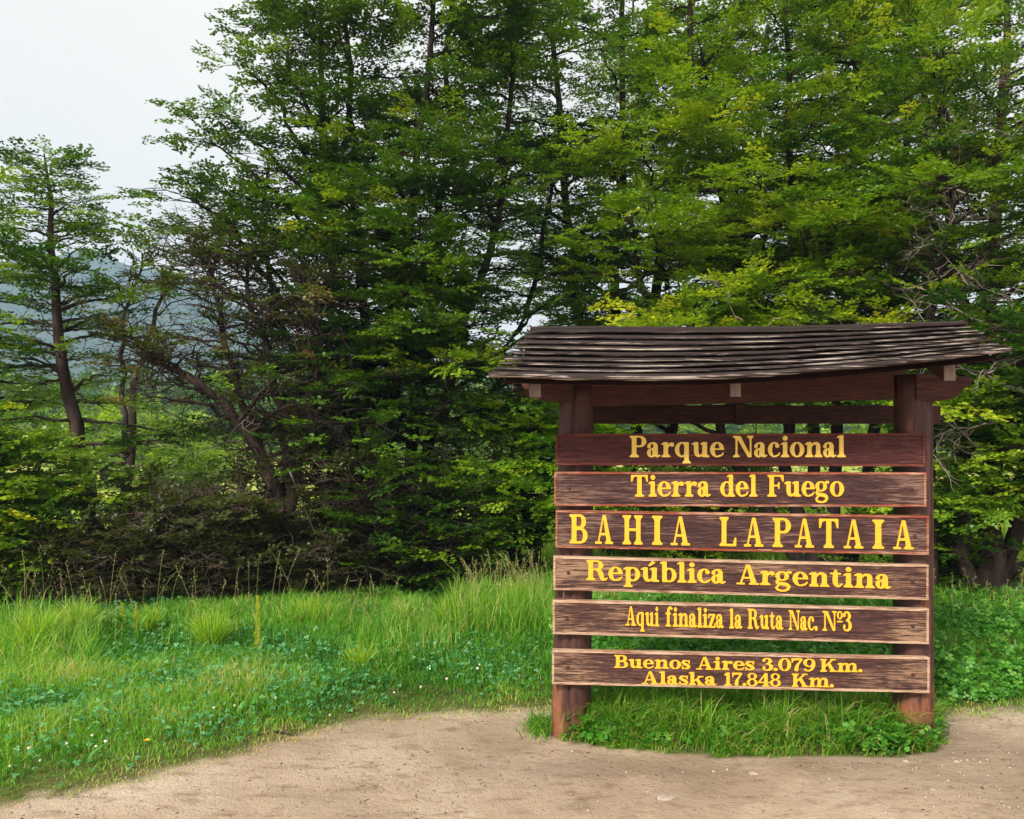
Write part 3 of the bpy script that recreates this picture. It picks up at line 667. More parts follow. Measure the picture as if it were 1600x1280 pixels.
#==TREES==
# ------------------------------------------------------------------ trees
RNG = np.random.default_rng(12)
def nrm(v): return v/(np.linalg.norm(v, axis=-1, keepdims=True)+1e-12)
def tubes(Pt, R, sides):
    """Pt (n,K,3) polylines, R (n,K) radii -> vertices, quads"""
    n, K, _ = Pt.shape
    T = nrm(np.gradient(Pt, axis=1)); ref = np.where(np.abs(T[..., 2:3]) > .9, np.array([1., 0, 0]), np.array([0., 0, 1.]))
    A = nrm(np.cross(T, ref)); B = np.cross(T, A)
    th = np.arange(sides)*2*np.pi/sides
    V = Pt[:, :, None]+R[:, :, None, None]*(np.cos(th)[None, None, :, None]*A[:, :, None]+np.sin(th)[None, None, :, None]*B[:, :, None])
    base = (np.arange(n)*K*sides)[:, None, None]; r = (np.arange(K-1)*sides)[None, :, None]; j = np.arange(sides)[None, None, :]; j2 = (j+1) % sides
    Q = np.stack([base+r+j, base+r+j2, base+r+sides+j2, base+r+sides+j], -1).reshape(-1, 4)
    return V.reshape(-1, 3), Q
def join(parts):
    V, Q, o = [], [], 0
    for v, q in parts: V.append(v); Q.append(q+o); o += len(v)
    return np.concatenate(V), np.concatenate(Q)
# spray templates: a flat fan of small leaves on a twig with side twigs
def spray_template(rng, side_twigs=5, leaf=.108, per=9):
    axis = []
    def along(p0, d, ln, cnt):
        for k in range(cnt):
            f = (k+.6)/cnt; p = p0+d*ln*f; sd = 1 if k % 2 else -1; ang = rng.uniform(.6, 1.1)*sd
            c, s = math.cos(ang), math.sin(ang); axis.append((p, np.array([d[0]*c-d[1]*s, d[0]*s+d[1]*c, 0])))
        axis.append((p0+d*ln, d))
    X = np.array([1., 0, 0]); along(np.zeros(3), X, 1, per+3)
    for k in range(side_twigs):
        f = .12+.72*k/side_twigs+rng.uniform(0, .06); sd = 1 if k % 2 else -1; a = sd*rng.uniform(.6, .95)
        along(X*f+np.array([0, 0, rng.normal(0, .02)]), np.array([math.cos(a), math.sin(a), rng.normal(0, .10)]), (.60-.40*f)*rng.uniform(.75, 1.2), per)
    out = []
    for p, d in axis:
        ln = leaf*rng.uniform(.8, 1.35); w = ln*.42; d = nrm(d+rng.normal(0, .22, 3)); nrm_ = nrm(np.array([0, 0, 1.])+rng.normal(0, .34, 3)); sdir = nrm(np.cross(nrm_, d)); p = p+rng.normal(0, .018, 3)
        out.append([p, p+d*ln*.5+sdir*w, p+d*ln, p+d*ln*.5-sdir*w])
    return np.array(out)           # (leaves, 4, 3)
TEMPL = [spray_template(RNG) for _ in range(7)]
TEMPL_S = [spray_template(RNG, 4, .125, 6) for _ in range(5)]   # fewer, larger leaves (far trees)
def sprays(O, D, S, tone, templ=TEMPL, roll=.22, rng=RNG):
    """O origins, D directions, S sizes, tone per spray -> leaf vertices, quads, tone per leaf"""
    n = len(O); D = nrm(D); up = nrm(np.array([0, 0, 1.])+rng.normal(0, roll, (n, 3))); B = nrm(np.cross(up, D)); U = np.cross(D, B)
    pick = rng.integers(0, len(templ), n); Vs, Ts = [], []
    for k, tp in enumerate(templ):
        q = np.nonzero(pick == k)[0]
        if not len(q): continue
        x = tp[None]*S[q][:, None, None, None]
        Vs.append((O[q][:, None, None]+x[..., 0:1]*D[q][:, None, None]+x[..., 1:2]*B[q][:, None, None]+x[..., 2:3]*U[q][:, None, None]).reshape(-1, 3))
        Ts.append(np.repeat(tone[q], len(tp)))
    V = np.concatenate(Vs); T = np.concatenate(Ts); T = np.clip(T+rng.normal(0, .10, len(T)), 0, 1)
    return V, np.arange(len(V)).reshape(-1, 4), T

class Tree:
    """trunk(s) -> limbs -> branchlets -> sprays; collects wood and leaves, then links trunk and crown under one Empty"""
    def __init__(s, seed): s.r = np.random.default_rng(seed); s.wood = []; s.thin = []; s.O = []; s.D = []; s.S = []; s.T = []; s.dead = []
    def stem(s, pts, r0, r1, K=18, wob=.03):
        pts = np.array(pts, float); k = np.linspace(0, 1, len(pts)); t = np.linspace(0, 1, K)
        q = np.stack([np.interp(t, k, pts[:, i]) for i in range(3)], -1)
        for _ in range(2): q[1:-1] = (q[:-2]+2*q[1:-1]+q[2:])/4
        q[1:-1] += s.r.normal(0, wob, (K-2, 3))*np.array([1, 1, .3])
        rad = r0+(r1-r0)*t**.8; rad[0] *= 1.35; rad[1] *= 1.1
        s.wood.append(tubes(q[None], rad[None], 10))
        if r1 <= .022:
            for k in range(9): s.O.append(q[-1-k//3]); s.D.append(np.array([s.r.normal(0, .8), s.r.normal(0, .8), s.r.uniform(.2, 1.1)])); s.S.append(s.r.uniform(.22, .36)); s.T.append(.4+s.r.normal(0, .1))
        return q, rad
    def limbs(s, stem, n, t0, t1, length, up=.5, droop=.35, az=None, spread=math.pi, spray=(.24, .40), gap=.13, tone=.45, lvar=.35, leafy=1.0, first=.25, r_k=.5, tonevar=.23):
        q, rad = stem; K = 9; r = s.r; Pl, Rl = [], []; bP, bR = [], []
        for k in range(n):
            t = t0+(t1-t0)*((k+r.random())/n); f = t*(len(q)-1); i = min(int(f), len(q)-2); p = q[i]+(q[i+1]-q[i])*(f-i); rr = rad[i]
            a = r.uniform(-math.pi, math.pi) if az is None else az+r.uniform(-spread, spread)
            Lb = (length(t) if callable(length) else length)*r.uniform(1-lvar, 1+lvar*.6); el = up+r.normal(0, .16)
            h = np.array([math.cos(a), math.sin(a), 0]); sgm = np.linspace(0, 1, K)
            bend = r.normal(0, .22); h2 = np.array([-math.sin(a), math.cos(a), 0])
            pl = p+np.outer(sgm, h)*Lb*math.cos(el)+np.outer(sgm**2, h2)*Lb*bend+np.outer(math.sin(el)*sgm-droop*sgm**2*math.sin(abs(el)+.25), [0, 0, Lb])
            pl[1:] += r.normal(0, .025*Lb/1.5, (K-1, 3))
            rb = max(.006, min(rr*r_k, .012+.016*Lb))*(1-sgm*.85); Pl.append(pl); Rl.append(rb)
            tb = tone+r.normal(0, tonevar)
            nb = max(3, int(Lb*(1-first)/(gap*.8))); side = 1
            for m_ in range(nb+1):
                sg = first+(1-first)*m_/nb; f = sg*(K-1); j = min(int(f), K-2); o = pl[j]+(pl[j+1]-pl[j])*(f-j); d = nrm(pl[j+1]-pl[j]); side = -side
                if m_ < nb:
                    an = side*r.uniform(.5, 1.15); c, sn = math.cos(an), math.sin(an); d = np.array([d[0]*c-d[1]*sn, d[0]*sn+d[1]*c, d[2]*.6+r.uniform(-.06, .12)]); d = nrm(d)
                    lb = r.uniform(.5, 1.0)*(.16+.42*Lb*(1-sg)**.8*min(1, sg*2.2))
                else: lb = .14
                w = nrm(np.cross(d, [0, 0, 1.])); tt = np.linspace(0, 1, 4); pb = o+np.outer(tt, d)*lb+np.outer(tt**2, w)*lb*r.normal(0, .2)+np.outer(tt**2, [0, 0, -.12*lb])
                bP.append(pb); bR.append(np.array([.0065, .005, .004, .002])*(1 if lb < .4 else 1.5))
                ns = max(1, int(round(lb/.125)))
                for u in range(ns):
                    if r.random() > leafy: continue
                    x = (u+1)/ns*3; jj = min(int(x), 2); so_ = pb[jj]+(pb[jj+1]-pb[jj])*(x-jj)*.8
                    aa = r.normal(0, .55); c, sn = math.cos(aa), math.sin(aa); dd = np.array([d[0]*c-d[1]*sn, d[0]*sn+d[1]*c, d[2]*.7+r.normal(.03, .09)])
                    s.O.append(so_); s.D.append(dd); s.S.append(r.uniform(*spray)); s.T.append(tb+r.normal(0, .08))
        if Pl: s.wood.append(tubes(np.array(Pl), np.array(Rl), 6)); s.thin.append(tubes(np.array(bP), np.array(bR), 4))
        return Pl
    def clad(s, stem, n, t0, t1, ln=.55, tone=.42, az=-math.pi/2, **k):
        s.limbs(stem, n, t0, t1, ln, up=.35, droop=.25, az=az, spread=1.7, tone=tone, gap=.14, r_k=.2, lvar=.5, **k)
    def twigs(s, starts, dirs, length, r0, gen=3, dead=True, wig=.35, kids=4):
        """crooked leafless twigs"""
        r = s.r; cur = [(np.array(p, float), nrm(np.array(d, float)), length*r.uniform(.6, 1.2), r0) for p, d in zip(starts, dirs)]
        if dead and len(starts) > 1:
            for p, d in zip(starts, dirs): s.twigs([p], [d], length, r0, gen, dead, wig, kids)
            return
        acc = [] if dead else s.thin
        if dead: s.dead.append(acc)
        for g in range(gen):
            nxt, Pq, Rq = [], [], []
            for p, d, ln, rd in cur:
                K = 7; pl = [p]
                for k in range(K-1): d = nrm(d+r.normal(0, wig, 3)); pl.append(pl[-1]+d*ln/(K-1))
                pl = np.array(pl); Pq.append(pl); Rq.append(rd*(1-np.linspace(0, 1, K)*.7))
                for k in range(kids):
                    i = r.integers(1, K); nd = nrm(d*.5+nrm(pl[i]-pl[i-1])*.6+r.normal(0, .75, 3)); nxt.append((pl[i], nd, ln*r.uniform(.35, .65), rd*.55))
            acc.append(tubes(np.array(Pq), np.array(Rq), 4)); cur = nxt
    def build(s, name, base, label, cat, leaf, bark, twig='twig_pale', group=None, templ=TEMPL, roll=.22):
        root = empty(name, tuple(base)); tag(root, label, cat, group); b = np.asarray(base, float)
        if s.wood or s.thin:
            V, Q = join(s.wood+s.thin); mesh_np('trunk', V-b, [Q], [M[bark]], root, smooth=True)
        if s.O:
            V, Q, T = sprays(np.array(s.O), np.array(s.D), np.array(s.S), np.array(s.T), templ, roll, s.r)
            mesh_np('crown', V-b, [Q], [M[leaf]], root, attrs={'tone': ('FACE', T)})
            STAT.append((name, len(Q)))
        for dd in s.dead:
            V, Q = join(dd); mesh_np('dead_branch', V-b, [Q], [M[twig]], root, smooth=True)
        return root
STAT = []
def px_path(pts, Y, dy=0.0): return [P(x, y, Y+dy*i) for i, (x, y) in enumerate(pts)]
def gnd(p): return np.array([p[0], p[1], float(gz(p[0], p[1]))])

# --- the big dark beech left of the sign: many stems fanning out of one base
T = Tree(1); Yt = 9.5; base = gnd(P(615, 930, Yt))
for k, (pts, dy) in enumerate([
    ([(600, 935), (575, 760), (545, 600), (520, 420), (505, 200), (500, -60)], -.05),
    ([(612, 935), (590, 740), (575, 560), (560, 380), (552, 150), (548, -140)], .05),
    ([(622, 935), (618, 720), (608, 560), (640, 330), (668, 120), (672, -160)], -.12),
    ([(632, 935), (640, 740), (655, 560), (690, 360), (704, 150), (706, -170)], .10),
    ([(640, 935), (665, 760), (700, 600), (750, 440), (790, 250), (810, -40)], .0),
    ([(606, 935), (560, 800), (500, 690), (450, 560), (415, 430), (420, 260)], .15),
    ([(650, 935), (700, 800), (760, 650), (800, 540), (840, 430), (860, 250)], .12)]):
    st = T.stem(px_path(pts, Yt, dy), .10 if k < 5 else .075, .02, wob=.04)
    n = 33 if k < 5 else 20
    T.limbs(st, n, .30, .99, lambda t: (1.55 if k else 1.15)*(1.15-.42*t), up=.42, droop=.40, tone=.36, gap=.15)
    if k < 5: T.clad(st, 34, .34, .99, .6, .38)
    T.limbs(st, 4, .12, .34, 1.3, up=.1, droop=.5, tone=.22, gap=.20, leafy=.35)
# long boughs reaching out over the left
st5 = T.stem(px_path([(560, 700), (470, 520), (400, 400), (345, 335), (290, 308)], Yt, -.1), .05, .012)
T.limbs(st5, 13, .3, 1, .60, up=.25, tone=.38)
for yy in (40, 110, 180, 225, 290, 350):
    e = 410-.55*yy if yy < 200 else 300
    st = T.stem(px_path([(520, yy+190), (450, yy+90), (e+70, yy+20), (e+32, yy)], Yt, -.08), .03, .008, K=9)
    T.limbs(st, 10, .2, 1, .42, up=.25, tone=.38)
# dim skirt of low boughs with a tangle of dead twigs in it
for a in np.linspace(-2.9, -.2, 9):
    p0 = base+np.array([.2*math.cos(a), .2*math.sin(a), T.r.uniform(.8, 2.4)]); p1 = p0+np.array([1.3*math.cos(a), 1.0*math.sin(a), T.r.uniform(.0, .5)])
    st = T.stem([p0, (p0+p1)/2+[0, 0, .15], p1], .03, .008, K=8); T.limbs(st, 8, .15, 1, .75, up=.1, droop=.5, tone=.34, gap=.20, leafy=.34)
T.twigs([base+np.array([T.r.uniform(-1.5, 1.5), T.r.uniform(-1.0, .2), T.r.uniform(.3, 2.8)]) for _ in range(150)], T.r.normal(0, 1, (150, 3))*[1, .6, .7], .50, .007, dead=False)
T.twigs([P(620, 640, 9.7), P(520, 690, 9.5), P(640, 590, 9.8), P(560, 640, 9.6), P(490, 500, 9.8)], [(.4, 0, 1), (.8, 0, -.2), (.5, 0, .8), (-.5, 0, .5), (.3, 0, .9)], .45, .011, gen=2)
T.build('beech_tree', base, 'tallest dark green beech with many stems, filling the middle left of the sign', 'tree', 'leaf_dark', 'bark', group='beech trees behind the sign')

# --- beech behind the sign, crown rising above the left half of its roof
T = Tree(2); Yt = 11.4; base = gnd(P(955, 905, Yt))
for k, pts in enumerate([[(945, 905), (950, 700), (962, 450), (975, 200), (972, -140)], [(955, 905), (930, 650), (890, 420), (880, 200), (850, -60)],
                         [(965, 905), (1000, 640), (1040, 380), (1075, 160), (1090, -120)], [(970, 905), (1040, 700), (1120, 520), (1180, 300), (1200, 40)]]):
    st = T.stem(px_path(pts, Yt, .05), .11, .03)
    T.limbs(st, 38, .28, .99, lambda t: 1.75*(1.1-.4*t), up=.38, droop=.35, tone=.48, gap=.16); T.clad(st, 22, .35, .95, .6, .45)
T.build('beech_tree', base, 'mid green beech behind the sign with a slim bare stem showing at the top', 'tree', 'leaf_mid', 'bark', group='beech trees behind the sign')

# --- yellow-green beech above the right half of the roof, nearest of the tall ones
T = Tree(3); Yt = 9.4; base = gnd(P(1290, 925, Yt))
for k, pts in enumerate([[(1270, 930), (1230, 700), (1180, 500), (1120, 280), (1085, 60), (1070, -120)], [(1285, 930), (1270, 680), (1250, 460), (1230, 220), (1225, -130)],
                         [(1300, 930), (1310, 650), (1325, 430), (1330, 180), (1335, -140)], [(1315, 930), (1370, 680), (1405, 430), (1420, 180), (1415, -120)],
                         [(1280, 930), (1180, 760), (1080, 600), (1010, 470), (975, 330)]]):
    st = T.stem(px_path(pts, Yt, .03), .085, .022)
    T.limbs(st, 30 if k < 4 else 20, .32, .99, lambda t: 1.55*(1.1-.45*t), up=.42, droop=.30, tone=.38, gap=.14, tonevar=.2)
    if k < 4: T.clad(st, 34, .35, .99, .6, .40)
for (x, y) in ((1010, 330), (1085, 480), (1180, 440), (1250, 360), (1000, 200), (1110, 180), (1330, 420), (1190, 280), (1040, 520), (1280, 500)):   # sunlit boughs pushing forward
    p1 = P(x, y, 8.1+T.r.uniform(-.3, .5)); p0 = p1+np.array([.45, 1.3, -.55]); st = T.stem([p0, (p0+p1)/2, p1], .025, .006, K=9)
    T.limbs(st, 11, .15, 1, .62, up=.25, droop=.3, tone=.52, gap=.12, az=-1.9, spread=1.7)
T.twigs([P(1240, 470, 8.2), P(1290, 500, 8.2), P(1200, 510, 8.1), P(1265, 410, 8.6), P(1330, 460, 8.4), P(1160, 500, 8.0)], [(.8, 0, .2), (.6, 0, .6), (.3, 0, .8), (.9, 0, .1), (.4, 0, 1), (-.7, 0, .5)], .5, .008, gen=3, kids=3)
T.build('beech_tree', base, 'yellow green beech right behind the sign, its sunlit boughs over the roof', 'tree', 'leaf_yellow', 'bark', group='beech trees behind the sign')

# --- dark stems at the right edge with grey dead boughs
T = Tree(4); Yt = 8.0; base = gnd(P(1548, 965, Yt))
for k, pts in enumerate([[(1548, 968), (1546, 820), (1552, 700), (1560, 560), (1545, 420), (1560, 250), (1575, 20)], [(1540, 968), (1515, 880), (1492, 810), (1500, 700), (1520, 600), (1500, 430), (1470, 250), (1460, 40)],
                         [(1560, 968), (1585, 820), (1600, 680), (1640, 480), (1660, 250)], [(1556, 968), (1590, 860), (1630, 740), (1700, 560)]]):
    st = T.stem(px_path(pts, Yt, .02), (.125, .085, .10, .06)[k], .022, wob=.025)
    T.limbs(st, 24, .42, .99, lambda t: 1.35*(1.1-.4*t), up=.35, droop=.35, tone=.40, gap=.15); T.clad(st, 24, .5, .99, .5, .42)
    T.limbs(st, 2, .25, .4, .8, up=.1, tone=.45, gap=.2, leafy=.5)
for (x, y) in ((1500, 790), (1530, 770), (1490, 640), (1575, 700)):
    p1 = P(x, y, 7.4); st = T.stem([p1+[.5, .9, -.1], p1+[.2, .4, .05], p1], .018, .005, K=7); T.limbs(st, 9, .1, 1, .40, up=.15, tone=.55, gap=.12)
tp = [P(1595, 560, 7.5), P(1600, 610, 7.4), P(1560, 660, 7.3), P(1580, 520, 7.6), P(1530, 700, 7.4), P(1505, 620, 7.7), P(1600, 480, 7.7), P(1540, 590, 7.5)]
T.twigs(tp, [(-1, 0, .1), (-1, 0, -.2), (-1, 0, -.1), (-1, -.2, .3), (-.9, 0, .1), (-.6, 0, -.6), (-1, 0, .3), (-1, 0, .0)], .72, .010, gen=3, kids=4, wig=.26)
T.build('beech_tree', base, 'dark trunked beech at the right edge with grey dead boughs beside the sign', 'tree', 'leaf_mid', 'bark_warm', group='beech trees behind the sign')

# --- a half bare one, pale crooked stem above the roof's right end
T = Tree(5); Yt = 8.0; base = gnd(P(1452, 950, Yt))
st = T.stem(px_path([(1452, 955), (1455, 800), (1448, 640), (1452, 500), (1462, 440), (1482, 390), (1490, 300), (1500, 235), (1478, 170)], Yt, .0), .07, .012, wob=.02)
T.limbs(st, 26, .38, 1, .95, up=.5, droop=.2, tone=.62, gap=.2, leafy=.30)
qs = st[0]; ii = T.r.integers(8, 18, 22); T.twigs(qs[ii], T.r.normal(0, 1, (22, 3))+[-.2, -.4, .4], .62, .008, gen=3, kids=4, wig=.28)
T.build('half_bare_tree', base, 'half bare tree with a pale crooked stem above the right end of the roof', 'tree', 'leaf_yellow', 'bark_warm')

# --- tree filling the upper right behind
T = Tree(6); Yt = 13.0; base = gnd(P(1440, 890, Yt))
for pts in ([(1420, 890), (1390, 600), (1350, 300), (1340, -150)], [(1440, 890), (1450, 600), (1440, 300), (1440, -150)], [(1460, 890), (1520, 600), (1560, 300), (1580, -150)]):
    st = T.stem(px_path(pts, Yt, .05), .12, .04); T.limbs(st, 34, .25, .99, lambda t: 2.2*(1.1-.45*t), up=.36, tone=.42, gap=.17, spray=(.36, .56))
T.build('beech_tree', base, 'deep green beech farthest back at the upper right', 'tree', 'leaf_dark', 'bark', group='beech trees behind the sign', templ=TEMPL_S)

# --- small bright beech just left of the sign's boards
T = Tree(8); Yt = 9.2; base = gnd(P(828, 878, Yt))
sts = [T.stem(px_path(pts, Yt, .03), .085, .02) for pts in ([(812, 880), (800, 820), (785, 770), (795, 700), (800, 630)], [(834, 880), (832, 830), (815, 790), (820, 720), (830, 620)], [(834, 850), (850, 810), (858, 760), (865, 660)])]
for st in sts: T.limbs(st, 26, .34, 1, lambda t: .68, up=.25, droop=.3, tone=.5, gap=.13, spray=(.28, .42))
T.build('young_beech', base, 'small bright green beech with a forked trunk just left of the sign', 'tree', 'leaf_bright', 'bark')
# --- a pole-thin tree between the two
T = Tree(9); Yt = 9.9; base = gnd(P(746, 915, Yt))
st = T.stem(px_path([(746, 920), (752, 860), (765, 800), (782, 740), (790, 640)], Yt, .05), .04, .012); T.limbs(st, 14, .35, 1, .8, up=.3, tone=.5, gap=.16, leafy=.7)
T.twigs([P(750, 860, Yt), P(760, 810, Yt), P(775, 760, Yt)]*4, T.r.normal(0, 1, (12, 3)), .6, .007, dead=False)
T.build('thin_tree', base, 'thin leaning tree between the dark beech and the small bright one', 'tree', 'leaf_mid', 'bark')

# --- twisted brown tree with a leaning trunk
T = Tree(10); Yt = 8.7; base = gnd(P(448, 940, Yt))
s1 = T.stem(px_path([(448, 945), (445, 840), (436, 760), (400, 690), (350, 630), (300, 590), (255, 570), (228, 560)], Yt, -.03), .105, .02, wob=.02)
s2 = T.stem(px_path([(446, 850), (452, 760), (440, 650), (420, 560), (395, 470), (385, 400)], Yt, .05), .085, .015, wob=.03)
s3 = T.stem(px_path([(440, 770), (400, 700), (372, 600), (345, 510), (330, 440), (318, 395)], Yt, .05), .06, .012, wob=.03)
s4 = T.stem(px_path([(450, 800), (480, 700), (492, 600), (488, 500), (470, 430)], Yt, -.05), .06, .012, wob=.03)
for st in (s1, s2, s3, s4):
    T.limbs(st, 17, .30, 1, .95, up=.55, droop=.3, tone=.5, gap=.2, leafy=.42, spray=(.24, .36))
    qs = st[0]; ii = T.r.integers(5, 18, 44); T.twigs(qs[ii], T.r.normal(0, 1, (44, 3))+[-.2, -.1, .5], .62, .009, gen=3, dead=False, kids=4)
    ii = T.r.integers(7, 18, 5); T.twigs(qs[ii], T.r.normal(0, 1, (5, 3))+[0, -.6, .3], .5, .009, gen=2, kids=4)
s5 = T.stem(px_path([(440, 800), (400, 792), (350, 795), (300, 815), (255, 835), (215, 850)], 8.6, -.10), .045, .008, wob=.02)
T.twigs(s5[0][[8, 10, 12, 14, 15, 16]], [(-1, -.2, .2), (-1, 0, -.1), (-1, .2, .2), (-1, 0, -.3), (-1, 0, .1), (-.8, 0, .5)], .45, .009, gen=2, wig=.2)
T.twigs([P(452, 735, 8.3)], [(.45, -.1, -.9)], .95, .012, gen=2, wig=.12, kids=3)
T.limbs(s1, 8, .12, .30, .7, up=.05, tone=.45, gap=.18, leafy=.7)
T.build('twisted_tree', base, 'twisted brown tree with a thick leaning trunk and a tangle of bare twigs', 'tree', 'leaf_brown', 'bark_warm', twig='twig_grey')
# --- slim mossy twin trunks
T = Tree(11); Yt = 9.9; base = gnd(P(205, 915, Yt))
s1 = T.stem(px_path([(205, 918), (200, 800), (202, 700), (212, 610), (226, 550), (245, 480), (270, 420)], Yt, .0), .075, .015, wob=.02)
s2 = T.stem(px_path([(200, 740), (196, 660), (192, 590), (188, 500), (215, 440), (222, 395)], Yt, .03), .045, .010, wob=.02)
for st in (s1, s2):
    T.limbs(st, 12, .5, 1, .85, up=.5, tone=.4, gap=.24, leafy=.30, spray=(.22, .34)); qs = st[0]; ii = T.r.integers(9, 18, 15); T.twigs(qs[ii], T.r.normal(0, 1, (15, 3))+[0, 0, .5], .62, .010, gen=3, dead=False, kids=3)
T.limbs(s1, 14, .12, .40, .9, up=.15, tone=.62, gap=.15)
T.build('mossy_tree', base, 'slim tree with forked yellow mossy trunks and bare crooked boughs', 'tree', 'leaf_mid', 'bark_lichen')
# --- pointed tree at the left
T = Tree(12); Yt = 9.4; base = gnd(P(178, 935, Yt))
s1 = T.stem(px_path([(182, 938), (150, 850), (132, 740), (112, 650), (95, 560), (86, 450), (80, 350), (74, 285), (69, 240)], Yt, .0), .13, .008, wob=.015)
T.limbs(s1, 46, .46, .995, lambda t: .78*max(.24, min(1, (1.02-t)/.42)), up=.32, droop=.15, tone=.27, gap=.15)
T.clad(s1, 14, .45, .85, .5, .36); T.limbs(s1, 9, .25, .5, 1.0, up=.15, tone=.5, gap=.16, leafy=.8)
qs = s1[0]; ii = T.r.integers(8, 13, 14); T.twigs(qs[ii], T.r.normal(0, 1, (14, 3)), .7, .010, gen=3, dead=False, kids=3)
T.build('pointed_beech', base, 'pointed beech at the left, its layered top against the white sky', 'tree', 'leaf_mid', 'bark_warm')
# --- its neighbour cut by the left edge
T = Tree(13); Yt = 10.2; base = gnd(P(-70, 930, Yt))
s1 = T.stem(px_path([(-70, 930), (-60, 700), (-48, 450), (-42, 260)], Yt, 0), .11, .01); T.limbs(s1, 52, .3, .995, lambda t: 1.35*max(.2, (1.05-t)/.7), up=.3, tone=.38, gap=.16)
T.build('pointed_beech', base, 'dark beech cut off by the left edge of the photo', 'tree', 'leaf_mid', 'bark')
# --- low leafy bushes at the left
def bush(seed, px, py, Yt, w, h, label, leaf, tone, name='leafy_bush', n=7, leafy=.95, gap=.13, group=None, twigs=0, bark='bark', spray=(.26, .42)):
    T = Tree(seed); base = gnd(P(px, py, Yt))
    for k in range(n):
        a = T.r.uniform(-math.pi, math.pi); q = T.r.uniform(.25, 1)
        tip = base+np.array([w*.5*q*math.cos(a), w*.4*q*math.sin(a), h*(1.02-.45*q*q)*T.r.uniform(.8, 1)])
        st = T.stem([base+[.05*math.cos(a), .05*math.sin(a), -.03], base*.6+tip*.4+[0, 0, .1*h], tip], .03, .006, K=10)
        T.limbs(st, int(7*h)+4, .12, 1, .42*w*.6, up=.2, droop=.3, tone=tone, gap=gap*1.35, leafy=leafy, spray=spray)
    if twigs: T.twigs([base+np.array([T.r.uniform(-w/2, w/2)*.8, T.r.uniform(-.3, .3), T.r.uniform(.05, h*.7)]) for _ in range(twigs)], T.r.normal(0, 1, (twigs, 3))*[.7, .6, .6]+[0, 0, .5], .4, .007, dead=False, gen=2)
    return T.build(name, base, label, 'bush', leaf, bark, group=group)
bush(21, -25, 965, 8.3, 1.7, 2.1, 'tall leafy green bush in the lower left corner of the thicket', 'leaf_yellow', .34, n=9)
bush(23, 640, 935, 8.75, 2.3, 1.7, 'dim green bush under the tallest dark beech', 'leaf_dark', .30, n=8, leafy=.36, twigs=130)
bush(24, 1400, 960, 8.6, 1.6, 1.1, 'dark bush behind the right post of the sign', 'leaf_dark', .45, n=5, leafy=.5)
bush(25, 1080, 930, 10.6, 2.6, 1.6, 'wide bush seen through the gaps between the upper boards', 'leaf_mid', .5, n=9)
bush(26, 270, 900, 12.0, 1.5, 1.5, 'pale green bush between the mossy tree and the twisted tree', 'leaf_yellow', .5, n=6, leafy=.8)
bush(27, 720, 930, 9.2, 1.5, 1.1, 'thin twiggy bush left of the thin leaning tree', 'leaf_mid', .4, n=6, leafy=.55, twigs=25)
for k, (x, y, Yy, w, h, lab) in enumerate([(345, 945, 8.8, 1.5, 1.5, 'brown twiggy shrub left of the leaning trunk, taller than the scrub'), (500, 945, 8.9, 1.3, 2.1, 'brown twiggy shrub right behind the leaning trunk'), (590, 945, 8.8, 1.4, 1.7, 'brown twiggy shrub below the stems of the tallest beech'), (240, 945, 9.0, 1.3, 1.3, 'brown twiggy shrub at the foot of the mossy trunks')]):
    bush(60+k, x, y, Yy, w, h, lab, 'leaf_brown', .42, name='twiggy_shrub', n=7, leafy=.34, gap=.15, group='twiggy shrubs under the trees', twigs=150, bark='twig_brown', spray=(.18, .30))
# brown heath-like scrub along the foot of the trees
for k, (x, y, Yy, lab) in enumerate([(215, 955, 8.35, 'brown scrub bush left of the mossy trunks'), (275, 950, 8.6, 'brown scrub bush under the tip of the fallen grey bough'), (335, 948, 8.4, 'brown scrub bush midway between mossy and leaning trunks'),
        (395, 946, 8.55, 'brown scrub bush just left of the leaning trunk'), (105, 965, 8.3, 'brown scrub bush right of the tall leafy corner bush'), (515, 945, 8.5, 'brown scrub bush right of the leaning trunk'), (575, 945, 8.7, 'brown scrub bush against the foot of the tallest beech'), (1500, 965, 8.6, 'brown scrub bush at the right between sign and dark trunk')]):
    bush(40+k, x, y, Yy, .95, .85, lab, 'leaf_brown', .30, name='scrub_bush', n=7, leafy=.75, gap=.12, group='brown scrub along the foot of the trees', twigs=55, bark='twig_brown', spray=(.14, .24))
print('LEAVES', sum(n for _, n in STAT), STAT)
# ------------------------------------------------------------------ grass and ground plants
M['grass'] = leaf_mat('grass_blades', [(0, (.05, .18, .012)), (.45, (.14, .40, .026)), (.8, (.32, .54, .05)), (1, (.60, .54, .22))], transl=.5, rough=.5, tint=1.2)
M['grass_gold'] = leaf_mat('tussock_blades', [(0, (.12, .28, .015)), (.5, (.32, .56, .03)), (1, (.62, .66, .12))], transl=.5, rough=.5, tint=1.2)
M['clover'] = leaf_mat('clover_leaf', [(0, (.025, .15, .045)), (.5, (.085, .33, .11)), (1, (.22, .52, .24))], transl=.3, rough=.4, spec=.5, tint=1.1)
M['weed'] = leaf_mat('weed_leaf', [(0, (.03, .13, .012)), (.5, (.085, .30, .025)), (1, (.24, .48, .07))], transl=.35, rough=.45)
M['seed'] = leaf_mat('seed_head', [(0, (.22, .22, .07)), (.5, (.42, .40, .14)), (1, (.60, .50, .28))], transl=.3)
M['dock'] = leaf_mat('dock_spike', [(0, (.24, .36, .02)), (.6, (.58, .60, .04)), (1, (.42, .20, .06))], transl=.3)
gr = np.random.default_rng(77)
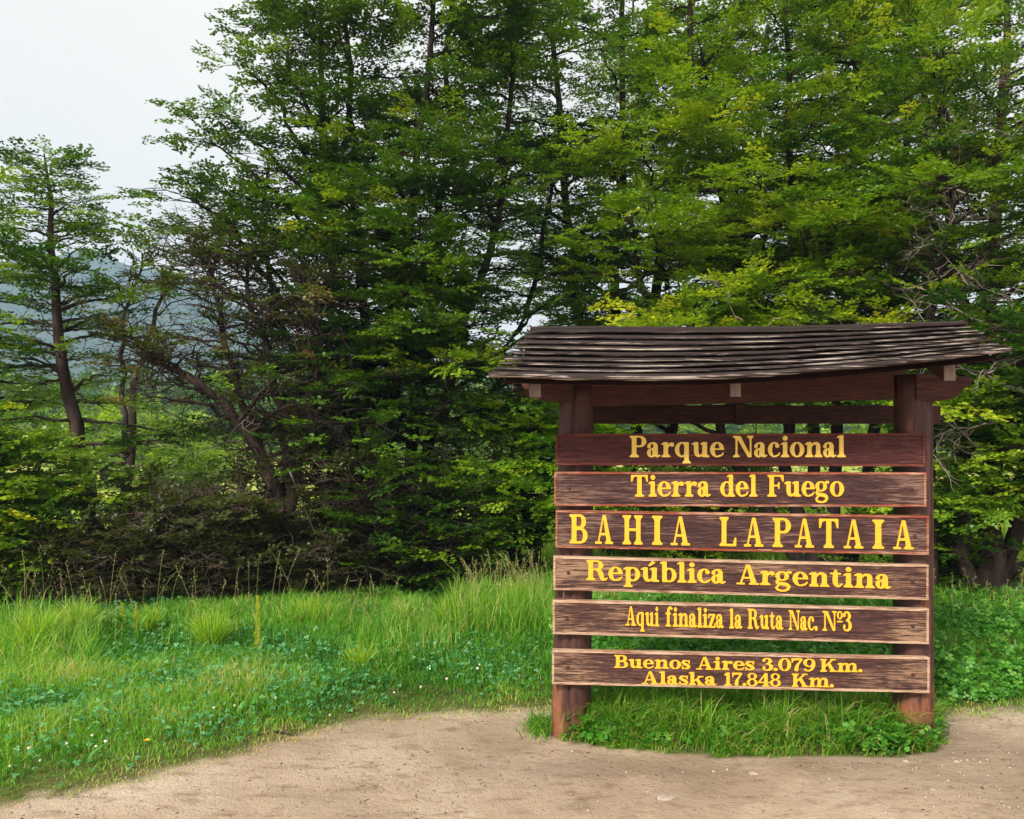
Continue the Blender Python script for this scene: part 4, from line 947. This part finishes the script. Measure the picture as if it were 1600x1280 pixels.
def blades(X, Y, Hh, Wd, tone, lean=.45, dirx=None, z=None, rng=gr):
    """tapered bent strips: vertices, [quads, tris], tone per face"""
    n = len(X); a = rng.uniform(-np.pi, np.pi, n) if dirx is None else dirx+rng.normal(0, .6, n)
    ln = np.abs(rng.normal(lean, .28, n)); dx, dy = np.cos(a), np.sin(a); z0 = gz(X, Y)-.004 if z is None else z
    b = rng.uniform(-np.pi, np.pi, n); wx, wy = np.cos(b)*Wd*.5, np.sin(b)*Wd*.5
    rows = []
    for f, w in ((0, .8), (.38, 1), (.74, .7), (1, 0)):
        k = ln*f**1.8; x = X+dx*Hh*k; y = Y+dy*Hh*k; zz = z0+Hh*f*(1-.38*k*f)
        if w: rows += [np.stack([x-wx*w, y-wy*w, zz], -1), np.stack([x+wx*w, y+wy*w, zz], -1)]
        else: rows += [np.stack([x, y, zz], -1)]
    V = np.stack(rows, 1).reshape(-1, 3); o = (np.arange(n)*7)[:, None]
    Q = np.concatenate([o+np.array([[0, 1, 3, 2]]), o+np.array([[2, 3, 5, 4]])]); Tt = o+np.array([[4, 5, 6]])
    return V, Q, Tt, np.concatenate([tone, tone, tone])
def grass_obj(name, X, Y, Hh, Wd, tone, mat, parent=None, origin=(0, 0, 0), **k):
    V, Q, Tt, tn = blades(X, Y, Hh, Wd, np.clip(tone, 0, 1), **k)
    return mesh_np(name, V-np.asarray(origin), [Q, Tt], [mat], parent, attrs={'tone': ('FACE', tn)})
def in_view(X, Y, m=.35): return np.abs(X) < Y*.635+m
# lawn
n = 420000; X = gr.uniform(-6.6, 6.2, n); Y = gr.uniform(3.3, 8.9, n); d = lawn_depth(X, Y)
pat = fbm(X*1.1, Y*1.1, 101); hi = fbm(X*.55+3, Y*.55, 131)
keep = in_view(X, Y) & (d > -.12) & (gr.random(n) < np.clip(.40+d*1.5, 0, 1)*np.clip(1.25-.11*(Y-4), .35, 1)*np.clip(.35+1.5*pat, .3, 1)) & ~in_poly(X, Y, ISL)
slab = (np.abs(X-1.6) < .62) & (d < .10) & (Y < 5.2); keep &= ~(slab & (gr.random(n) < .8))
X, Y, d, pat, hi = X[keep], Y[keep], d[keep], pat[keep], hi[keep]
Hh = (.020+.080*np.clip(d/.9, 0, 1)+.07*np.clip((d-.7)/2, 0, 1)*np.clip((hi-.40)*5, .05, 1.2))*np.where(X > .2, 1.15, 1)*gr.uniform(.55, 1.35, len(X))
mot = fbm(X*3.1, Y*2.2, 171); Hh = Hh*np.clip(.35+1.5*mot, .4, 1.6); straw = gr.random(len(X)) < .05+.22*np.clip((fbm(X*1.7+9, Y*1.3, 191)-.5)*5, 0, 1)
tone = .36+1.2*(pat-.47)+.8*(mot-.47)+.17*gr.normal(size=len(X))+.45*np.clip(.22-d, 0, .22)/.22+.5*straw
grass_obj_n = len(X)
tag(grass_obj('lawn_grass', X, Y, Hh, .0045+.0011*np.clip(Y-4, 0, 5), tone, M['grass']), 'short green grass behind the edge of the dirt', 'grass', kind='stuff')
# taller grass: a band left of the sign and along the trees' foot, with pale seed heads
def band(n, pxs, pys, z=0): q = np.array([G(gr.uniform(*pxs), gr.uniform(*pys))[:2] for _ in range(n)]); return q[:, 0], q[:, 1]
Xs, Ys, Hs = [], [], []
for (cnt, bx, by, h) in ((2600, (705, 880), (970, 1020), .44), (600, (560, 720), (1000, 1045), .22), (1200, (-40, 150), (985, 1075), .36), (700, (455, 520), (985, 1010), .30), (1500, (880, 1420), (960, 1030), .34),
                        (500, (150, 560), (975, 1000), .20), (350, (250, 480), (980, 1040), .22), (900, (1450, 1620), (975, 1010), .34)):
    a, b = band(cnt, bx, by); Xs.append(a); Ys.append(b); Hs.append(h*gr.uniform(.45, 1.15, cnt))
X, Y, Hh = map(np.concatenate, (Xs, Ys, Hs))
tag(grass_obj('tall_grass', X, Y, Hh, .0075, .62+.22*gr.normal(size=len(X)), M['grass'], lean=.38), 'tall thin grass along the foot of the trees', 'grass', kind='stuff')
def seed_stalks(n, bx, by, h0, h1):
    X, Y = band(n, bx, by); H = gr.uniform(h0, h1, n); O, D, tn = [], [], []; Ps, Rs = [], []
    for x, y, h in zip(X, Y, H):
        pan = gr.choice([.004, .007, .018]); z = float(gz(x, y)); lx, ly = gr.normal(0, .22, 2)*h; f = np.linspace(0, 1, 5); pl = np.stack([x+lx*f**2, y+ly*f**2, z+h*f], -1); Ps.append(pl); Rs.append(np.linspace(.0022, .0012, 5))
        for k in range(13):
            u = 1-.22*k/13; p = pl[-1]*(u-.75)/.25+pl[-2]*(1-(u-.75)/.25) if u > .75 else pl[-2]
            dv = nrm(np.array([gr.normal(0, .5), gr.normal(0, .5), 1.])); s = nrm(np.cross(dv, gr.normal(size=3))); L_ = .016*gr.uniform(.7, 1.4); p = p+gr.normal(0, pan, 3)*[1, 1, .8]
            O.append(np.array([p, p+dv*L_*.5+s*.0024, p+dv*L_, p+dv*L_*.5-s*.0024])); tn.append(np.clip(.55+.25*gr.normal(), 0, 1))
    v1, q1 = tubes(np.array(Ps), np.array(Rs), 3); V2 = np.concatenate(O); q2 = np.arange(len(V2)).reshape(-1, 4)
    return v1, q1, V2, q2, tn
vs, ts_ = [], []
for args in ((90, (725, 870), (960, 1000), .38, .62), (24, (540, 740), (985, 1030), .3, .45), (30, (-30, 190), (975, 1060), .35, .66), (12, (420, 540), (970, 1010), .40, .70), (16, (190, 400), (965, 1010), .30, .60), (40, (900, 1400), (960, 1010), .3, .5), (14, (1460, 1600), (975, 1000), .35, .5)):
    v1, q1, v2, q2, tn = seed_stalks(*args); vs += [(v1, q1), (v2, q2)]; ts_ += [np.full(len(q1), .35), np.array(tn)]
V, Q = join(vs); tag(mesh_np('seeding_grass', V, [Q], [M['seed']], attrs={'tone': ('FACE', np.concatenate(ts_))}), 'thin grass stalks with pale seed heads', 'grass', kind='stuff')
# meadow behind the trees
n = 42000; Y = 9.6+14*gr.random(n)**1.5; X = gr.uniform(-.70, .68, n)*Y
tag(grass_obj('meadow_grass', X, Y, .22*gr.uniform(.5, 1.5, n), .011+.0006*Y, .55+.25*gr.normal(size=n)+.02*(Y-12), M['grass_gold']), 'sunlit meadow grass behind the trees', 'grass', kind='stuff')

n = 2600; X = gr.uniform(-6, 3.4, n); Y = gr.uniform(4.2, 8.2, n); d = lawn_depth(X, Y); k = in_view(X, Y) & (d > .15) & (gr.random(n) < np.clip((fbm(X*1.6+5, Y*1.6, 501)-.40)*6, 0, 1)); X, Y = X[k], Y[k]
tag(grass_obj('plantain_leaves', X, Y, gr.uniform(.07, .17, len(X)), gr.uniform(.014, .028, len(X)), .5+.25*gr.normal(size=len(X)), M['weed'], lean=.7), 'broad flat weed leaves dotted through the lawn', 'weeds', kind='stuff')
# clover and low weeds: three round leaflets on each stalk
def leaves3(name, X, Y, Hh, size, tone, mat, tilt=.38, k3=3):
    n = len(X); z = gz(X, Y)+Hh; C = np.stack([X, Y, z], -1); Nn = nrm(np.array([0, 0, 1.])+gr.normal(0, tilt, (n, 3))); A = nrm(np.cross(Nn, gr.normal(size=(n, 3)))); B = np.cross(Nn, A); Vs = []
    for k in range(k3):
        a = k*2*np.pi/k3; d = A*np.cos(a)+B*np.sin(a); s = np.cross(Nn, d); S = size[:, None]
        Vs.append(np.stack([C, C+d*S*.45+s*S*.42+Nn*S*.12, C+d*S*.95+s*S*.26, C+d*S*.95-s*S*.26, C+d*S*.45-s*S*.42+Nn*S*.12], 1))
    V = np.stack(Vs, 1).reshape(-1, 3); Q = np.arange(len(V)).reshape(-1, 5)
    return mesh_np(name, V, [Q], [mat], attrs={'tone': ('FACE', np.repeat(np.clip(tone, 0, 1), k3))})
n = 150000; X = gr.uniform(-6.4, 5.6, n); Y = gr.uniform(3.6, 9.0, n); d = lawn_depth(X, Y); c1 = fbm(X*.9+7, Y*.9, 201)
pxx = 800+F*X/Y; pyy = HORIZ+F*CH/Y
spot = np.zeros(n)
for (cx, cy, rx, ry) in ((90, 1130, 190, 80), (60, 1020, 90, 40), (430, 1040, 110, 45), (250, 1080, 180, 60), (630, 972, 100, 26), (330, 1150, 120, 30), (500, 1090, 120, 40), (760, 1060, 110, 30)):
    spot = np.maximum(spot, np.exp(-((pxx-cx)/rx)**2-((pyy-cy)/ry)**2))
keep = in_view(X, Y) & (d > .04) & (gr.random(n) < np.clip(spot*.85+(c1-.50)*1.3, 0.01, 1)*np.clip(d/.3, 0, 1)*.85)
X, Y, d = X[keep], Y[keep], d[keep]
tag(leaves3('clover', X, Y, (.02+.075*np.clip(d/.8, 0, 1))*gr.uniform(.45, 1.35, len(X)), gr.uniform(.010, .021, len(X)), .5+.24*gr.normal(size=len(X)), M['clover']), 'blue green clover spreading through the lawn', 'clover', kind='stuff')
n = 26000; X = gr.uniform(2.1, 6, n); Y = gr.uniform(4.7, 8.0, n); d = lawn_depth(X, Y); keep = in_view(X, Y) & (d > .10); X, Y, d = X[keep], Y[keep], d[keep]
Hw = (.03+.20*np.clip(d/1.2, 0, 1))*gr.uniform(.3, 1.2, len(X))
tag(leaves3('broadleaf_weeds', X, Y, Hw, gr.uniform(.014, .036, len(X)), .45+.25*gr.normal(size=len(X)), M['weed'], tilt=.5), 'leafy green weeds right of the sign', 'weeds', kind='stuff')
n = 9000; X = gr.uniform(.3, 2.4, n); Y = gr.uniform(5.2, 8.0, n)
tag(leaves3('understorey_weeds', X, Y, gr.uniform(.03, .26, n), gr.uniform(.014, .034, n), .45+.25*gr.normal(size=n), M['weed'], tilt=.5), 'green weeds seen between the lower boards', 'weeds', kind='stuff')

# the green verge at the sign's foot
bb0, bb1 = ISL.min(0), ISL.max(0); n = 60000; X = gr.uniform(bb0[0], bb1[0], n); Y = gr.uniform(bb0[1], bb1[1], n)
k = in_poly(X+.05*(vnoise(X*13, Y*13, 421)-.5)*2, Y+.06*(vnoise(X*11, Y*11, 431)-.4)*2, ISL); k &= gr.random(n) < np.clip(1.5*(fbm(X*7, Y*7, 401)-.28), .05, .8); X, Y = X[k], Y[k]
fr = np.clip((np.interp(X, ISL[:8, 0], ISL[:8, 1])-Y)/-.16, 0, 1)     # 0 at the front lip
out = -math.pi/2+.5*gr.normal(size=len(X))
tag(grass_obj('verge_grass', X, Y, (.05+.15*fr)*gr.uniform(.35, 1.5, len(X))*(.5+1.0*fbm(X*5, Y*5, 411)), .0070, .52+.20*gr.normal(size=len(X))+.55*(gr.random(len(X)) < .14), M['grass'], lean=.65, dirx=out), 'thick drooping grass at the foot of the sign', 'grass', kind='stuff')
n = 5200; X = gr.uniform(bb0[0], bb1[0], n); Y = gr.uniform(bb0[1], bb1[1], n); wgt = np.clip(.10+1.6*np.clip((X-1.75)/.5, 0, 1)+.9*np.clip((.62-X)/.3, 0, 1), 0, 1); k = in_poly(X, Y, ISL) & (gr.random(n) < wgt); X, Y = X[k], Y[k]
tag(leaves3('verge_weeds', X, Y, gr.uniform(.02, .13, len(X)), gr.uniform(.016, .040, len(X)), .4+.25*gr.normal(size=len(X)), M['weed'], tilt=.55), 'leafy weeds among the grass at the sign posts', 'weeds', kind='stuff')
q = G(846, 1140); X, Y = q[0]+gr.normal(0, .045, 420), q[1]+gr.normal(0, .07, 420)
o = grass_obj('weed_tuft', X, Y, gr.uniform(.03, .13, 420), .006, .38+.3*gr.normal(size=420), M['grass'], lean=.7, origin=gnd(q)); o.location = gnd(q); tag(o, 'small ragged tuft at the left side of the left post', 'grass tuft')

# tussocks one can tell apart
tus = [(55, 1040, .40, .30, 620, 'large golden green tussock at the left edge of the lawn'), (330, 1032, .34, .26, 560, 'bright yellow green tussock left of the dock spike'), (482, 1003, .34, .24, 480, 'golden tussock under the leaning trunk'),
       (118, 1010, .36, .22, 360, 'pale tussock behind the large golden one'), (232, 1000, .26, .22, 300, 'low tussock beside the pair of green dock spikes'), (700, 1000, .34, .20, 320, 'tussock at the left end of the tall grass beside the sign'), (805, 990, .42, .28, 560, 'tall seeding tussock just left of the sign'), (560, 1060, .20, .20, 240, 'small low tussock in the middle of the lawn')]
for (px, py, h, w, cnt, lab) in tus:
    b = gnd(G(px, py)); a = gr.uniform(-np.pi, np.pi, cnt); r_ = w*.5*np.sqrt(gr.random(cnt))*.55; X, Y = b[0]+r_*np.cos(a), b[1]+r_*np.sin(a)
    V, Q, Tt, tn = blades(X, Y, h*gr.uniform(.45, 1.15, cnt), np.full(cnt, .0065), np.clip(.50+.25*gr.normal(size=cnt), 0, 1), lean=.36, dirx=a+gr.normal(0, .8, cnt))
    o = mesh_np('grass_tussock', V-b, [Q, Tt], [M['grass_gold']], attrs={'tone': ('FACE', tn)}); o.location = b; tag(o, lab, 'tussock', 'grass tussocks on the lawn')
# dock plants: a stem, a dense spike of seeds, a few long leaves
def dock(px, py, h, spike, lab, tone, leafn=4):
    b = gnd(G(px, py)); root = empty('dock_plant', tuple(b)); tag(root, lab, 'dock plant', 'dock plants on the lawn')
    f = np.linspace(0, 1, 8); ln = gr.normal(0, .03, 2); pl = np.stack([ln[0]*f, ln[1]*f, h*f-.02], -1)
    V, Q = tubes(pl[None], np.linspace(.006, .003, 8)[None], 6); mesh_np('stem', V, [Q], [M['dock']], root, attrs={'tone': ('FACE', np.full(len(Q), .85))})
    n = int(900*spike/.4); u = gr.random(n); rr = .040*(1-.75*u)*np.sqrt(gr.random(n))*(.55+.45*np.abs(np.sin(u*17))); a = gr.uniform(-np.pi, np.pi, n)
    C = np.stack([ln[0]+rr*np.cos(a), ln[1]+rr*np.sin(a), h-spike+spike*u], -1); d = nrm(gr.normal(0, .6, (n, 3))+[0, 0, .5]); s = nrm(np.cross(d, gr.normal(size=(n, 3)))); z = .007
    V = np.stack([C, C+d*z*.5+s*z*.45, C+d*z, C+d*z*.5-s*z*.45], 1).reshape(-1, 3); mesh_np('seed_spike', V, [np.arange(len(V)).reshape(-1, 4)], [M['dock']], root, attrs={'tone': ('FACE', np.clip(tone+.2*gr.normal(size=n), 0, 1))})
    for k in range(leafn):
        zb = h*gr.uniform(.05, .55); X = np.full(1, 0.); V, Q, Tt, tn = blades(X, X, np.array([.16]), np.array([.030]), np.array([.6]), lean=1.0, z=np.array([zb]))
        mesh_np('leaf', V, [Q, Tt], [M['weed']], root, attrs={'tone': ('FACE', tn)})
dock(406, 1040, .47, .40, 'tall yellow dock spike standing alone left of the leaning trunk', .45, 2)
dock(190, 1015, .33, .16, 'green dock spike, left one of the pair on the left lawn', .15, 6)
dock(216, 1018, .34, .19, 'green dock spike, right one of the pair on the left lawn', .2, 6)
# white clover heads and two yellow dandelions
m, t, p, o = nodemat('clover_flower'); p.inputs['Base Color'].default_value = (.66, .62, .48, 1); p.inputs['Roughness'].default_value = .8; M['flower'] = m
m, t, p, o = nodemat('green_stalk'); p.inputs['Base Color'].default_value = (.10, .26, .04, 1); M['stalk'] = m
m, t, p, o = nodemat('dandelion_flower'); p.inputs['Base Color'].default_value = (.90, .55, .01, 1); M['dandelion'] = m
bm = bmesh.new(); bmesh.ops.create_icosphere(bm, subdivisions=2, radius=.0085)
for v in bm.verts: v.co = v.co*random.uniform(.78, 1.15); v.co.z = v.co.z*.85+.075
bmesh.ops.create_cone(bm, cap_ends=True, segments=5, radius1=.0011, radius2=.0011, depth=.075, matrix=Matrix.Translation((0, 0, .0375)))
fm = bpy.data.meshes.new('clover_flower'); bm.to_mesh(fm); bm.free(); fm.materials.append(M['flower']); fm.materials.append(M['stalk'])
for pl_ in fm.polygons: pl_.material_index = 1 if pl_.center.z < .060 else 0
pos = [(31, 1121), (43, 1122), (151, 1113), (157, 1125), (205, 1116), (208, 1114), (229, 1101), (253, 1122), (271, 1122), (236, 1127), (295, 1144), (225, 1150), (234, 1150), (252, 1137), (148, 1168), (142, 1182), (160, 1191), (152, 1192), (106, 1190), (58, 1150),
       (60, 1155), (82, 1170), (19, 1198), (36, 1201), (3, 1205), (16, 1224), (68, 1209), (262, 1161), (340, 1140), (314, 1118), (250, 1093), (366, 1130), (430, 1120), (620, 1100), (745, 1068), (748, 1065), (660, 1092), (520, 1128), (700, 1085), (120, 1150)]
for k, (x, y) in enumerate(pos):
    b = gnd(G(x, y)); f = bpy.data.objects.new('clover_flower', fm); COL.objects.link(f); f.location = b+[0, 0, gr.uniform(-.035, -.01)]; f.rotation_euler = (gr.normal(0, .2), gr.normal(0, .2), gr.uniform(0, 6)); s = gr.uniform(.7, 1.2); f.scale = (s, s, s)
    tag(f, 'small white clover flower head in the front of the lawn', 'flower', 'white clover flowers in the lawn')
def dandelion(px, py, lab):
    b = gnd(G(px, py)); r = empty('dandelion', tuple(b)); tag(r, lab, 'flower', 'yellow dandelions in the lawn'); mb = MB()
    for k in range(26):
        a = k*2.4; q = .016*(.45+.55*(k % 3)/2); w = .5*math.cos(a), .5*math.sin(a)
        mb.add([(0, 0, .07), (q*math.cos(a-.2), q*math.sin(a-.2), .078), (q*1.1*math.cos(a), q*1.1*math.sin(a), .076), (q*math.cos(a+.2), q*math.sin(a+.2), .078)], [(0, 1, 2, 3)])
    mb.build('petals', M['dandelion'], r); V, Q = tubes(np.array([[[0, 0, -.02], [0, 0, .03], [0, 0, .07]]], float), np.full((1, 3), .002), 5); mesh_np('stem', V, [Q], [M['weed']], r, attrs={'tone': ('FACE', np.full(len(Q), .5))})
dandelion(188, 1143, 'yellow dandelion among the white clover heads'); dandelion(229, 1190, 'orange yellow dandelion close to the edge of the dirt')
# toothed dandelion leaves lying over the lip of the verge
def toothed(px, py, L_, az, n_leaf, lab, tone):
    b = gnd(G(px, py)); r = empty('dandelion_plant', tuple(b)); tag(r, lab, 'weed', 'toothed weeds at the foot of the sign')
    for k in range(n_leaf):
        a = az+(k-(n_leaf-1)/2)*.55+gr.normal(0, .1); L2 = L_*gr.uniform(.8, 1.1); d = np.array([math.cos(a), math.sin(a)]); s = np.array([-d[1], d[0]]); rows = []; K = 11
        for i in range(K):
            f = i/(K-1); w = L2*(.05+.16*math.sin(math.pi*min(1, f*.62+.25)))*(1.15 if i % 2 else .42)*(1 if f < .99 else .05); back = -.05*L2 if i % 2 else 0
            z = L2*(.42*f-.62*f*f)+.05; c = d*(L2*f)
            rows += [(c[0]+s[0]*w+d[0]*back, c[1]+s[1]*w+d[1]*back, z+.10*w), (c[0], c[1], z-.004), (c[0]-s[0]*w+d[0]*back, c[1]-s[1]*w+d[1]*back, z+.10*w)]
        q = np.array([x for i in range(K-1) for x in ([3*i, 3*i+1, 3*i+4, 3*i+3], [3*i+1, 3*i+2, 3*i+5, 3*i+4])])
        mesh_np('leaf', np.array(rows), [q], [M['weed']], r, attrs={'tone': ('FACE', np.full(len(q), np.clip(tone+gr.normal(0, .12), 0, 1)))})
toothed(1395, 1160, .14, -1.9, 4, 'pale toothed dandelion leaves at the right end of the verge', .9)
toothed(1034, 1166, .10, -1.6, 2, 'single grey green toothed weed hanging over the middle of the verge lip', .85)
toothed(1330, 1150, .15, -1.2, 5, 'dark green broad toothed weed left of the pale dandelion leaves', .4)
toothed(930, 1160, .12, -1.8, 4, 'dark toothed weed near the foot of the left post', .4)

# stones, grit and litter on the dirt
def rock(seed, r, flat, mat, name, loc, label=None, cat=None, group=None):
    rr_ = np.random.default_rng(seed); bm = bmesh.new(); bmesh.ops.create_icosphere(bm, subdivisions=2, radius=1)
    for v in bm.verts:
        k = 1+.35*(float(vnoise(v.co.x*1.7+seed, v.co.y*1.7+v.co.z*2, seed))-.5)+rr_.normal(0, .04); v.co = Vector((v.co.x*k*r*rr_.uniform(.97, 1.03), v.co.y*k*r*.8, v.co.z*k*r*flat))
    me = bpy.data.meshes.new(name); bm.to_mesh(me); bm.free(); me.materials.append(mat); o = bpy.data.objects.new(name, me); COL.objects.link(o); o.location = loc; o.rotation_euler = (0, 0, rr_.uniform(0, 6)); tag(o, label, cat, group)
m, t, p, o = nodemat('pale_stone'); t.links.new(ramp(t, noise(t, 40, 4), (.3, (.26, .20, .155)), (.7, (.47, .40, .33))), p.inputs['Base Color']); p.inputs['Roughness'].default_value = .9; M['stone'] = m
m, t, p, o = nodemat('grit'); t.links.new(ramp(t, noise(t, 7, 4), (.3, (.14, .10, .075)), (.5, (.32, .25, .19)), (.68, (.55, .47, .40))), p.inputs['Base Color']); p.inputs['Roughness'].default_value = .95; M['grit'] = m
for k, (x, y, r, fl, lab) in enumerate([(1040, 1248, .045, .16, 'broad flat pale stone set in the dirt below the verge'), (1177, 1211, .026, .3, 'pale oval pebble on the dirt in front of the sign'), (1494, 1192, .016, .6, 'small white pebble on the dirt right of the right post'), (979, 1207, .008, .7, 'tiny white pebble in front of the left half of the verge'),
                                       (1115, 1208, .009, .6, 'small pebble left of the pale oval one'), (1458, 1238, .014, .5, 'pebble near the lower right corner of the dirt'), (1296, 1223, .013, .4, 'low pebble below the lettered boards, right of the oval one'), (1415, 1192, .018, .4, 'chalky stone under the pale dandelion leaves')]):
    b = gnd(G(x, y)); rock(300+k, r, fl, M['stone'], 'pebble', b+[0, 0, r*fl*.25], lab, 'pebble', 'pebbles on the dirt')
n = 9000; X = gr.uniform(-3.5, 3.6, n); Y = 3.3+2.0*gr.random(n); d = lawn_depth(X, Y); k = (d < .06) & ~in_poly(X, Y, ISL) & in_view(X, Y) & (gr.random(n) < np.clip(.16+.9*(X > 1.9)*1+.5*np.exp(-((Y-4.15)/.12)**2)+.5*np.clip(.3+d, 0, .3)/.3, 0, 1)); X, Y = X[k], Y[k]; n = len(X)
oc = np.array([[1, 0, 0], [0, 1, 0], [-1, 0, 0], [0, -1, 0], [0, 0, .7], [0, 0, -.5]]); of = np.array([[0, 1, 4], [1, 2, 4], [2, 3, 4], [3, 0, 4], [1, 0, 5], [2, 1, 5], [3, 2, 5], [0, 3, 5]])
sz = (.0022+.0045*gr.random(n)**3*1.6)*np.where(X > 1.9, 1.35, 1); V = np.stack([X, Y, gz(X, Y)+sz*.2], -1)[:, None]+oc[None]*(sz[:, None, None]*gr.uniform(.6, 1.3, (n, 6, 1)))
tag(mesh_np('grit', V.reshape(-1, 3), [(np.arange(n)[:, None, None]*6+of[None]).reshape(-1, 3)], [M['grit']]), 'fine grit scattered over the dirt', 'grit', kind='stuff')
n = 2400; X = gr.uniform(-3.6, 3.4, n); Y = 3.3+1.9*gr.random(n); k = (lawn_depth(X, Y) < .1) & ~in_poly(X, Y, ISL) & in_view(X, Y) & (fbm(X*2, Y*4, 301) > .50); X, Y = X[k], Y[k]; n = len(X)
a = gr.uniform(-np.pi, np.pi, n); L_ = .003+.022*gr.random(n)**3.5; pl = np.stack([np.stack([X+np.cos(a)*L_*f+gr.normal(0, .001, n), Y+np.sin(a)*L_*f, gz(X, Y)+.003+0*X], -1) for f in (-.5, 0, .5)], 1)
V, Q = tubes(pl, np.repeat((.0009+.0014*gr.random(n)**2)[:, None], 3, 1), 4); tag(mesh_np('litter', V, [Q], [M['bark_warm']]), 'bits of twig and dry leaf on the dirt', 'litter', kind='stuff')
T = Tree(61); b = gnd(G(445, 1150)); T.twigs([b+[-.06, -.02, .02]], [(1, .12, .05)], .26, .005, gen=2, wig=.10, kids=3); V, Q = join(T.dead[0])
o = mesh_np('fallen_twig', V-b, [Q], [M['bark_warm']]); o.location = b; tag(o, 'fallen forked twig on the edge of lawn and dirt', 'twig')
# worn grey slab lying behind the verge
m, t, p, o = nodemat('grey_slab'); t.links.new(ramp(t, noise(t, 18, 5), (.3, (.12, .10, .095)), (.7, (.30, .25, .23))), p.inputs['Base Color']); p.inputs['Roughness'].default_value = .9; bump(t, p, noise(t, 40, 5), .6, .01)
a, b_ = G(1182, 1116), G(1345, 1118); c = gnd((a+b_)/2); mb = MB(); w = (b_[0]-a[0])/2; mb.box(-w, w, -.10, .10, -.03, .035); o = mb.build('flat_slab', m, None, bevel=.008); o.location = c; tag(o, 'flat grey slab lying behind the grass under the sign', 'slab')

# ------------------------------------------------------------------ far wood and bushes out in the meadow
fr_ = np.random.default_rng(9); O, D, S, Tn = [], [], [], []
for k in range(230):
    Yd = fr_.uniform(92, 135); x = fr_.uniform(-.75, .72)*Yd; h = fr_.uniform(6.5, 10.5)*(1.0 if x < 0 else .8); r_ = fr_.uniform(2.2, 3.6); tb = fr_.normal(.42, .14)
    u = nrm(fr_.normal(size=(95, 3))); u[:, 2] = np.abs(u[:, 2]); pp = np.array([x, Yd, .15])+u*np.array([r_, r_, h])*fr_.uniform(.75, 1.05, (95, 1)); O.append(pp); D.append(nrm(u*[1, 1, .25])); S.append(fr_.uniform(1.3, 2.4, 95)); Tn.append(np.clip(tb+.10*fr_.normal(size=95), 0, 1))
V, Q, Tt = sprays(np.concatenate(O), np.concatenate(D), np.concatenate(S), np.concatenate(Tn), [spray_template(fr_, 3, .22, 3) for _ in range(5)], .35, fr_)
tag(mesh_np('far_wood', V, [Q], [M['leaf_dark']], attrs={'tone': ('FACE', Tt)}), 'dark green wood across the river', 'wood', kind='stuff')
def meadow_bush(px, py, Yd, h, w, leaf, lab):
    b = P(px, py, Yd); b[2] = .0; b = gnd(b); n = 260; u = nrm(fr_.normal(size=(n, 3))); u[:, 2] = np.abs(u[:, 2]); pp = b+u*np.array([w/2, w/2, h])*fr_.uniform(.5, 1.05, (n, 1))
    V, Q, Tt = sprays(pp, u*[1, 1, .3], fr_.uniform(.5, .95, n), np.clip(.5+.16*fr_.normal(size=n), 0, 1), [spray_template(fr_, 4, .16, 4) for _ in range(4)], .3, fr_)
    r = empty('meadow_bush', tuple(b)); tag(r, lab, 'bush', 'bushes out in the meadow'); mesh_np('crown', V-b, [Q], [M[leaf]], r, attrs={'tone': ('FACE', Tt)})
    pl = np.stack([np.linspace([0, 0, -.1], [fr_.normal(0, .2), fr_.normal(0, .2), h*.6], 4) for _ in range(3)]); V, Q = tubes(pl, np.tile([.09, .07, .05, .03], (3, 1)), 5); mesh_np('trunk', V, [Q], [M['bark']], r)
for a in ((165, 770, 30, 3.0, 4.0, 'leaf_yellow', 'yellow green meadow bush seen between the pointed beech and mossy trunks'), (300, 760, 34, 2.4, 4.2, 'leaf_yellow', 'low yellow green meadow bush left of the leaning trunk'), (255, 745, 44, 3.4, 5, 'leaf_mid', 'rounded meadow bush near the river behind the mossy trunks'),
          (390, 745, 50, 3.0, 6, 'leaf_mid', 'meadow bush near the river behind the leaning trunk'), (60, 750, 42, 4.2, 7, 'leaf_mid', 'large meadow bush far behind the left corner thicket'), (700, 750, 40, 4.0, 8, 'leaf_mid', 'wide meadow bush behind the tallest beech'), (1480, 760, 30, 4.0, 6, 'leaf_mid', 'meadow bush at the right behind the dark trunks'), (1180, 750, 36, 4.0, 9, 'leaf_mid', 'wide meadow bush far back behind the middle of the sign boards')):
    meadow_bush(*a)

# ------------------------------------------------------------------ air: pale haze that fades the hills
m = bpy.data.materials.new('haze'); m.use_nodes = True; t = m.node_tree; t.nodes.clear()
o = t.nodes.new('ShaderNodeOutputMaterial'); v = t.nodes.new('ShaderNodeVolumePrincipled')
v.inputs['Color'].default_value = (.48, .70, 1, 1); v.inputs['Density'].default_value = .0007; v.inputs['Anisotropy'].default_value = .1
t.links.new(v.outputs[0], o.inputs['Volume'])
mb = MB(); mb.box(-940, 940, -80, 880, -4, 205); tag(mb.build('haze', m), kind='stuff')
